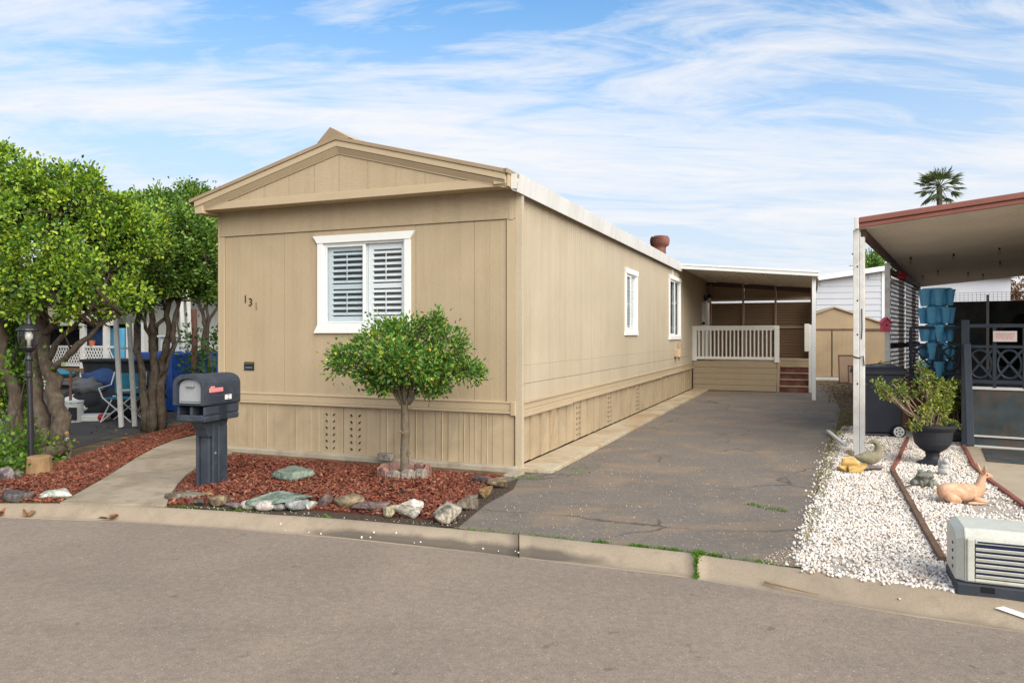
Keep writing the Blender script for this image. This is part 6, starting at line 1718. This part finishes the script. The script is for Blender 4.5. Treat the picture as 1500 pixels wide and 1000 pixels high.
for (px_, h, w, lab) in ((1243, .95, .6, 'larger bare framed screen leaning on the tan shed'), (1251, .62, .35, 'smaller brown framed screen leaning on the tan shed')):
    p = A(px_, 560, 24.8 if h > .9 else 24.3); p.z = 0
    t_ = thing('window_screen', lab, 'screen', p, R(-14), 'screens leaning on the shed')
    Mt = Matrix.Rotation(R(-8), 4, 'X'); f = MB()
    for q in ((-w / 2, -w / 2 + .035, 0, h), (w / 2 - .035, w / 2, 0, h)): f.bb(q[0], q[1], 0, .03, q[2], q[3], Mt)
    f.bb(-w / 2, w / 2, 0, .03, 0, .035, Mt).bb(-w / 2, w / 2, 0, .03, h - .035, h, Mt); f.build('frame', M['redwood'], t_); MB().bb(-w / 2 + .03, w / 2 - .03, .012, .016, .03, h - .03, Mt).build('mesh', M['brownlouvre'], t_)
WF = Frame(*A(1296, 491, 31).to_2d(), -14)
wh_ = thing('white_house', 'white clapboard house gable behind the tan shed', 'house', WF.o, WF.a)
_, zt1 = WF.front(1296, 397, 0); xl, zt0 = WF.front(1199, 411, 0); sl_ = (zt1 - zt0) / (0 - xl)
mb = MB(); z = .3; i = 0
while z < zt1 + .2:
    xL = -7.0; top = z + .26
    xlo = max(xL, (top - zt1) / sl_) if sl_ > 0 else xL
    if xlo < -.05: mb.add([(xlo, -.02, z), (0, -.02, z), (0, .0, top), (xlo, .0, top), (xlo, .05, z), (0, .05, z)], [(0, 1, 2, 3), (0, 4, 5, 1)])
    z += .26
mb.bb(-7, 0, .01, .04, 0, zt1 - 7 * sl_ - .1)
mb.prismy([(-7, 0), (0, 0), (0, zt1), (-7, zt1 - 7 * sl_)], .012, 8)
mb.build('wall', M['whiteside'], wh_)
MB().prismy([(-7.2, zt1 - 7.2 * sl_ + .0), (.15, zt1 + .15 * sl_), (.15, zt1 + .15 * sl_ + .2), (-7.2, zt1 - 7.2 * sl_ + .2)], -.35, 8.2).build('roof', M['white'], wh_)
MB().bb(-.12, .02, -.04, .0, 0, zt1).build('corner_board', M['white'], wh_)
a2 = A(1430, 491, 34); W2 = Frame(a2.x, a2.y, -20)
wh2 = thing('white_house', 'white house wall glimpsed under the carport roof beyond the slat fence', 'house', W2.o, W2.a)
MB().bb(-5.2, 1.35, 0, 6, 0, 4.2).build('wall', M['whiteside'], wh2); MB().bb(-5.4, 1.55, -.3, 6.2, 4.2, 4.4).build('roof', M['white'], wh2)

# palm and far trees
pp_ = A(1376, 272, 58); pb_ = Vector((pp_.x, pp_.y, 0)); palm = thing('palm_tree', 'fan palm rising behind the carport roof', 'palm', pb_)
MB().tube([(0, 0, 0), (.1, 0, 5), (0, 0, pp_.z)], [.28, .22, .2], 10).build('trunk', M['bark'], palm)
Pl, Dl, Ll, Wl = [], [], [], []; st = MB()
r_ = np.random.default_rng(8)
for i in range(34):
    az = r_.uniform(0, 6.28); el = r_.uniform(-.75, 1.35); d = np.array([math.cos(az) * math.cos(el), math.sin(az) * math.cos(el), math.sin(el)])
    b_ = np.array([0, 0, pp_.z - .1]); L0 = r_.uniform(.75, 1.05); tip = b_ + d * L0 - np.array([0, 0, .12])
    st.tube([b_, b_ + d * L0 * .6, tip], .025, 4)
    side = np.cross(d, [0, 0, 1.0]); side /= np.linalg.norm(side) + 1e-6; up = np.cross(side, d)
    for a_ in np.linspace(-1.25, 1.25, 15):
        Pl.append(tip); Dl.append(d * math.cos(a_) + side * math.sin(a_) + np.array([0, 0, -.25 * abs(a_)]) - up * .05); Ll.append(r_.uniform(.7, .95)); Wl.append(.07)
st.build('frond_stalk', M['leaf_palm'], palm)
leafmesh('fronds', np.array(Pl), np.array(Dl), np.array(Ll), np.array(Wl), M['leaf_palm'], palm, .15)


def fartree(name, label, px_, py_, Y, rx_, ry_, mat, n, L, seed):
    c = A(px_, py_, Y); b_ = Vector((c.x, c.y, 0)); t_ = thing(name, label, 'tree', b_)
    _, C_ = crown(t_, b_, [(c.x, c.y, c.z, rx_ * Y / FPX, rx_ * Y / FPX, ry_ * Y / FPX), (c.x + rx_ * Y / FPX * .7, c.y, c.z - .4, rx_ * Y / FPX * .6, rx_ * Y / FPX * .6, ry_ * Y / FPX * .7), (c.x - rx_ * Y / FPX * .7, c.y, c.z - .5, rx_ * Y / FPX * .6, rx_ * Y / FPX * .6, ry_ * Y / FPX * .6)], n, 9, L, L * .5, mat, .3, seed=seed)
    limbs([([b_, Vector((c.x, c.y, c.z * .5)), c], .2, .06)], b_, M['bark'], t_, seed)
    twigs(C_, [c, c - Vector((0, 0, .6))], b_, M['twig'], t_, 50, .03, seed)


fartree('tree', 'green treetop showing above the white clapboard house', 1281, 392, 44, 14, 18, M['leaf_mid'], 160, .22, 51)
fartree('tree', 'reddish bare treetop beyond the slat fence at the right edge', 1490, 428, 40, 22, 12, M['fallen'], 150, .16, 52)

# ------------------------------------------------------------------ sky, sun, camera
EL, AZ = R(35), R(149)
w = bpy.data.worlds.new('World'); SC.world = w; w.use_nodes = True
t = NT(w); bg = t.n['Background']
sky = t.new('ShaderNodeTexSky'); sky.sky_type = 'NISHITA'; sky.sun_disc = False; sky.sun_elevation = EL; sky.sun_rotation = AZ
sky.air_density = 1.0; sky.dust_density = .6; sky.ozone_density = 1.6
tc = t.new('ShaderNodeTexCoord'); sx = t.new('ShaderNodeSeparateXYZ'); t.ln(tc.outputs['Generated'], sx.inputs[0])
zz = t.math('ADD', t.math('MAXIMUM', sx.outputs['Z'], 0.0), .16)
cx = t.new('ShaderNodeCombineXYZ'); t.ln(t.math('DIVIDE', sx.outputs['X'], zz), cx.inputs[0]); t.ln(t.math('DIVIDE', sx.outputs['Y'], zz), cx.inputs[1])


def cl(scale, rot, loc, sc, det, rough, dist):
    m_ = t.new('ShaderNodeMapping'); m_.inputs['Scale'].default_value = scale; m_.inputs['Rotation'].default_value = (0, 0, rot); m_.inputs['Location'].default_value = loc
    t.ln(cx.outputs[0], m_.inputs['Vector']); return t.noise(m_.outputs[0], sc, det, rough, dist)


n1 = cl((.55, 1.5, 1), R(16), (3.1, 1.7, 0), .9, 9, .62, .9)
n2 = cl((.8, 2.6, 1), R(24), (7.3, 2.2, 0), 2.0, 9, .66, 1.3)
n3 = cl((1, 1.2, 1), 0, (.4, 5.2, 0), .42, 4, .5, .3)
mix_ = t.math('ADD', t.math('ADD', t.math('MULTIPLY', n1, .50), t.math('MULTIPLY', n2, .28)), t.math('MULTIPLY', n3, .30))
hz = t.ramp(sx.outputs['Z'], (0.0, .97), (.16, .84), (.28, .46), (.43, .06))
cm = t.ramp(t.math('ADD', mix_, t.math('MULTIPLY', hz, .02)), (.482, .03), (.542, .55), (.612, .97))
CLOUD = (4.05, 4.1, 4.25)
skc = t.mix(1.0, sky.outputs[0], (.36, .80, 1.0), 'MULTIPLY')
skc = t.mix(hz, skc, (3.2, 3.45, 3.88))
c = t.mix(cm, skc, CLOUD)
t.ln(c, bg.inputs['Color']); bg.inputs['Strength'].default_value = .10
sd = bpy.data.lights.new('sun', 'SUN'); sd.energy = 2.5; sd.angle = R(60); sd.color = (1, .91, .78)
so = bpy.data.objects.new('sun', sd); COL.objects.link(so)
dirv = Vector((math.sin(AZ) * math.cos(EL), math.cos(AZ) * math.cos(EL), math.sin(EL)))
so.rotation_euler = dirv.to_track_quat('Z', 'Y').to_euler(); so.location = dirv * 30

cam = bpy.data.cameras.new('camera'); co = bpy.data.objects.new('camera', cam); COL.objects.link(co)
cam.sensor_width = 36; cam.lens = FPX * 36 / 1500; cam.shift_y = -9 / 1500; cam.clip_end = 2000; cam.clip_start = .05
co.location = (0, 0, EYE); co.rotation_euler = (R(90), 0, 0); SC.camera = co
SC.view_settings.view_transform = 'Standard'; SC.view_settings.look = 'None'; SC.view_settings.gamma = 1.0; SC.view_settings.exposure = 1.2
SC.cycles.max_bounces = 8; SC.cycles.transparent_max_bounces = 12; SC.cycles.use_denoising = True
